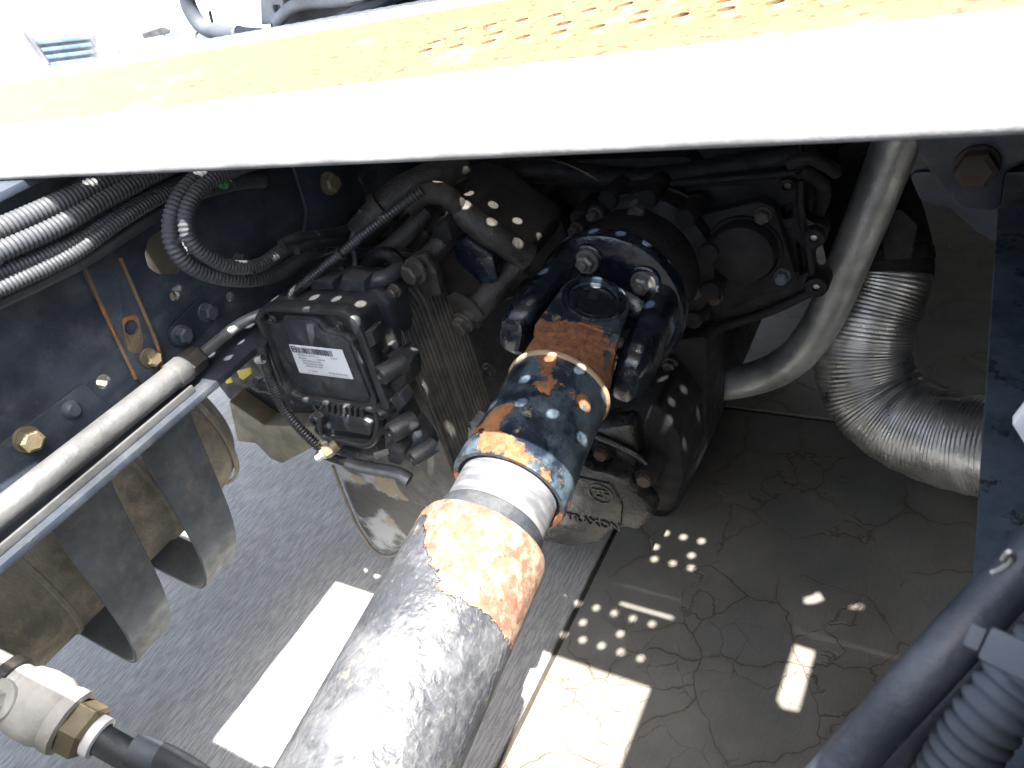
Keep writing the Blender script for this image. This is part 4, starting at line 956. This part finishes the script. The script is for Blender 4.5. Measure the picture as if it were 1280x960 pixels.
# ================================================================== plate oil cooler
oc = thing('oil_cooler', 'ribbed plate oil cooler standing right of the control unit', 'oil cooler')
x0, x1, z0, z1 = -.670, -.548, -.74, -.372
base_ = rounded([(x0, z0), (x1, z0), (x1, z1), (x0, z1)], [.03, .03, .055, .055], 9)
def ring_at(y, off):
    cx2, cz2 = (x0 + x1) / 2, (z0 + z1) / 2; out = []
    for (x, z) in base_:
        out.append((cx2 + (x - cx2) * (1 + off / .061), y, cz2 + (z - cz2) * (1 + off / .184)))
    return out
ycs, yce, n_pl = .532, .655, 17
for k in range(n_pl):
    ya = ycs + (yce - ycs) * k / n_pl; yb2 = ycs + (yce - ycs) * (k + 1) / n_pl; p_ = yb2 - ya
    bm = bmesh.new(); rings = []
    for y, off in ((ya + .0002, -.006), (ya + .0002, -.0022), (ya + p_ * .25, 0), (ya + p_ * .7, 0), (yb2 - .0004, -.0022), (yb2 - .0004, -.006)):
        rings.append([bm.verts.new(v) for v in ring_at(y, off)])
    for a_, b_ in zip(rings, rings[1:]):
        n_ = len(a_)
        for q in range(n_): bm.faces.new((a_[q], a_[(q + 1) % n_], b_[(q + 1) % n_], b_[q]))
    bm.faces.new(rings[0]); bm.faces.new(rings[-1])
    put('cooler_plate', from_bm(bm, ang=25), 'cooler', oc)
for yy, mt in ((ycs + .004, 'weld'), (ycs + .060, 'weld')):
    bm = bmesh.new(); path = [Vector(p) for p in ring_at(yy, .0012)]; path.append(path[0]); sweep(bm, path, .0013, 8, False)
    put('solder_seam', from_bm(bm), 'dusty_tube', oc)

# ================================================================== lower shield / retarder housing below
sh = thing('lower_housing', 'smooth patchy grey-black housing hanging below the control unit', 'housing')
bm = bmesh.new()
ol = [(380, 500), (560, 520), (605, 560), (600, 600), (560, 652), (510, 690), (486, 697), (468, 690), (446, 660), (428, 618), (412, 575)]
bounds = rounded(pxy(ol, .58), [.01, .01, .01, .02, .02, .02, .015, .015, .02, .02, .01], 5)
put('shell', plate(bounds, .06, [], .02, M=YP(.58), ang=60), 'shield', sh)
rimp = [at(a, b, y=.577) for a, b in ((416, 582), (430, 620), (448, 660), (468, 688), (486, 695), (508, 689))]
put('edge_bead', tube(rimp, .0028, 12), 'tan', sh)

# ================================================================== exhaust pipes
ex = thing('exhaust_pipe', 'plain grey bent pipe running down from the deck to behind the gearbox', 'pipe')
P_ = [at(a, b, y=.94) for a, b in ((1150, 110), (1128, 160), (1112, 200), (1088, 262), (1062, 325), (1040, 378), (1022, 412), (998, 443), (965, 465), (925, 477), (885, 482), (830, 486))]
put('pipe', tube(P_, .0270, 40, 8), 'exhaust', ex)
fx_ = thing('flexible_pipe', 'braided silver flexible exhaust pipe bending down to the right rail', 'flexible pipe')
def flexP(l): return [at(a, b, y=y) for a, b, y in l]
P_ = flexP([(1055, 200, 1.16), (1078, 250, 1.12), (1094, 300, 1.08), (1100, 345, 1.05), (1084, 400, 1.01), (1078, 450, .98), (1092, 494, .955), (1128, 526, .93), (1180, 548, .905), (1240, 560, .885), (1330, 572, .865)])
path = resample(spline(P_, 12), .0054 / 4)
rad = [.069 * (1, 1, .984, .984)[i % 4] + .0006 * math.sin(i * .31) for i in range(len(path))]
bm = bmesh.new(); sweep(bm, path, rad, 72); put('braid', from_bm(bm, ang=60), 'braid', fx_)
q = frame(path[int(len(path) * .03)], path[1] - path[0])
put('shade_sleeve', tube(path[:next(i for i, v in enumerate(path) if v.z < P_[3].z)], .0705, 48), 'cast_dark', fx_)  # added dark sleeve, stands in for shade on the upper braid
put('clamp', lathe([(.069, -.012), (.075, -.010), (.072, 0), (.075, .010), (.069, .012)], 48, q), 'cast_grey', fx_)
put('clamp', lathe([(.069, -.012), (.0745, -.008), (.0745, .008), (.069, .012)], 48, frame(P_[2].lerp(P_[3], .6), P_[3] - P_[2])), 'cast_dark', fx_)
bx = thing('clamp_block', 'black clamp block behind the steep grey pipe', 'clamp')
put('block', plate(rounded(pxy([(1098, 262), (1128, 262), (1148, 282), (1142, 312), (1138, 326), (1104, 326)], .96), .006), .06, [], .004, M=YP(.96)), 'cast_dark', bx)
put('stud', lathe([(0, .02), (.008, .018), (.008, 0)], 14, frame(at(1120, 270, y=.98), (.3, 0, 1))), 'cast_dark', bx)

# ================================================================== near things lower right
bt = put('brace_tube', tube([at(980, 1040, y=.13), at(1040, 972, y=.155), at(1160, 838, y=.19), at(1250, 740, y=.225), at(1330, 655, y=.255)], .0098, 28), 'rail_clean', label='thick blue-black tube slanting across the lower right corner', cat='tube')
bt2 = put('brace_tube', tube([at(1050, 1050, y=.16), at(1110, 968, y=.175), at(1200, 872, y=.20), at(1280, 790, y=.23), at(1340, 730, y=.25)], .0068, 24), 'rail_clean', label='thinner blue-black tube just below the thick slanting one', cat='tube')
put('conduit', conduit([at(1165, 1010, y=.160), at(1200, 950, y=.170), at(1238, 895, y=.180), at(1275, 850, y=.19), at(1330, 795, y=.20)], .0120, .0058, .16, 24), 'hose_grey', label='pale grey corrugated conduit in the bottom right corner', cat='conduit')
ck = thing('conduit_clip', 'grey plastic clip on the pale conduit at the right edge', 'clip')
q = frame(at(1262, 818, y=.165), (-.2, -.6, .9))
put('head', box(-.0068, .0088, -.0056, .0056, -.004, .004, .0016, q), 'hose_grey', ck)
put('tongue', box(-.0118, -.0073, -.0038, .0038, -.0025, .0025, .0008, q), 'hose_grey', ck)
wt_ = put('white_tag', plate(rounded(pxy([(1265, 532), (1282, 510), (1320, 500), (1320, 590), (1290, 572)], .33), .002), .008, [], .0015, M=YP(.33)), 'white', label='white plastic corner poking in at the right edge', cat='tag')
hk = put('wire_hook', tube([at(1254, 700, y=.20), at(1262, 690, y=.20), at(1266, 700, y=.205), at(1250, 712, y=.205), at(1240, 716, y=.205)], .0011, 10), 'steel', label='small wire hook on the slanting tube', cat='hook')

# ================================================================== beyond the catwalk, in full sun
XB = -4.2
pk = thing('parked_truck', 'overexposed white parked truck with blue louvred grille at the top left', 'truck')
def bgp(nm, px, mat, x=XB, t_=.03, parent=None, rad=.01, bev=.004): return put(nm, plate(rounded(pxx(px, x), rad), t_, [], bev, M=XP(x)), mat, parent or pk)
bgp('front_panel', [(-60, -60), (138, -75), (150, 66), (120, 92), (-60, 120)], 'white', XB - .04, 1.6, rad=.05, bev=.02)
bgp('frame_strip', [(20, 24), (78, 17), (78, 19.5), (22, 26.5)], 'bg_grey', XB, .02, rad=.002)
bgp('frame_strip', [(18, 24), (23, 24), (64, 81), (59, 82)], 'bg_grey', XB + .002, .02, rad=.002)
gr = bgp('grille', [(34, 44), (82, 36), (92, 45), (120, 41), (124, 72), (64, 82)], 'bg_grey', XB, .03)
for k in range(4):
    yy = 48 + k * 9; xx = 46 + k * 6
    bgp('slat', [(xx, yy + 3), (112 + k * 2, yy - 4), (115 + k * 2, yy + 1), (xx + 3, yy + 8)], 'bg_blue', XB + .02, .02, gr, .004)
pk2 = thing('parked_truck', 'far white vehicle with a tan and black front left of the grey elbow', 'truck')
XC = -6.0
put('body', plate(rounded(pxx([(130, 34), (150, 20), (226, 12), (240, 60), (236, 85), (130, 90)], XC - .02), .03), 1.2, [], .02, M=XP(XC - .02)), 'white', pk2)
bgp('tan_panel', [(139, 40), (168, 35), (174, 40), (170, 44), (141, 48)], 'bg_tan', XC, .03, pk2)
bgp('black_panel', [(178, 42), (205, 33), (215, 38), (212, 42), (182, 48)], 'bg_black', XC + .002, .03, pk2)
bgp('bumper_bar', [(172, 33), (200, 27), (200, 28.5), (172, 34.5)], 'bg_grey', XC + .004, .03, pk2, .002)
bgp('blue_light', [(207, 43), (225, 39), (224, 43), (208, 45)], 'bg_blue', XC + .006, .03, pk2, .004)
bgp('bracket', [(138, 53), (150, 66), (162, 66), (158, 62), (148, 64), (143, 53)], 'bg_grey', XC + .002, .03, pk2, .003)
for k in range(3): bgp('step', [(155 + k * 11, 60 - k), (157 + k * 11, 60 - k), (159 + k * 11, 66 - k), (157 + k * 11, 66 - k)], 'bg_grey', XC + .008, .03, pk2, .002)
el = thing('coolant_elbow', 'grey rubber elbow hose standing up behind the far plank', 'hose')
ye = .98
put('hose', tube([at(a, b, y=ye) for a, b in ((228, -60), (232, -12), (238, 12), (252, 32), (274, 41), (305, 44), (345, 47), (400, 50))], .0135, 24), 'hose_grey', el)
put('clamp', lathe([(.0135, -.003), (.0155, -.003), (.0155, .003), (.0135, .003)], 28, frame(at(300, 44, y=ye), (1, .1, 0))), 'steel', el)
put('pulley', lathe([(0, .004), (.010, .004), (.012, .007), (.024, .007), (.024, -.004), (0, -.006)], 32, frame(at(254, 47, y=ye + .04), (.3, -1, .4))), 'bg_grey', el)
put('stay', tube([at(262, 14, y=ye + .1), at(268, 40, y=ye + .1)], .003, 8), 'bg_black', el)
tb2 = thing('air_box', 'black box with a grey bolted corner behind the far plank', 'box')
put('box', plate(rounded(pxy([(336, -40), (560, -60), (560, 40), (420, 60), (336, 60)], 1.02), .01), .3, [], .006, M=YP(1.02)), 'bg_black', tb2)
put('corner_plate', plate(rounded(pxy([(325, -8), (352, -10), (356, 14), (340, 30), (326, 32)], .99), .004), .012, [rounded(pxy([(341, 7), (350, 6), (350, 15), (342, 16)], .99), .003)], .002, M=YP(.99)), 'bg_grey', tb2)
put('bar', tube([at(345, 28, y=.985), at(372, 6, y=.985), at(440, -2, y=.985), at(470, -20, y=.985)], .010, 16), 'bg_grey', tb2)
put('bar', tube([at(330, 40, y=.96), at(420, 27, y=.96), at(520, 12, y=.96)], .006, 14), 'bg_grey', tb2)
put('deflector', plate(rounded(pxy([(425, -20), (470, -30), (480, -4), (434, 4)], .97), .003), .006, [], .001, M=YP(.97)), 'bg_grey', tb2)

# ================================================================== thing origins, then raise everything onto the ground plane z = 0
bpy.context.view_layer.update()
for o in ROOTS:
    if o.type == 'EMPTY':
        if o.matrix_world == Matrix.Identity(4):
            xs = [ (c.matrix_world @ Vector(b)) for c in o.children_recursive if c.type == 'MESH' for b in c.bound_box]
            base = Vector(((min(v.x for v in xs) + max(v.x for v in xs)) / 2, (min(v.y for v in xs) + max(v.y for v in xs)) / 2, min(v.z for v in xs)))
            o.location = base + Vector((0, 0, H))
            for c in o.children: c.matrix_local = Matrix.Translation(-base) @ c.matrix_local
        else: o.location.z += H
    elif o.type == 'MESH':
        if o.name == 'ground': o.location.z += H; continue
        xs = [Vector(b) for b in o.bound_box]
        base = Vector(((min(v.x for v in xs) + max(v.x for v in xs)) / 2, (min(v.y for v in xs) + max(v.y for v in xs)) / 2, min(v.z for v in xs)))
        o.data.transform(Matrix.Translation(-base)); o.location = base + Vector((0, 0, H))
        for c in o.children: c.matrix_local = Matrix.Translation(-base) @ c.matrix_local
bpy.context.view_layer.update()
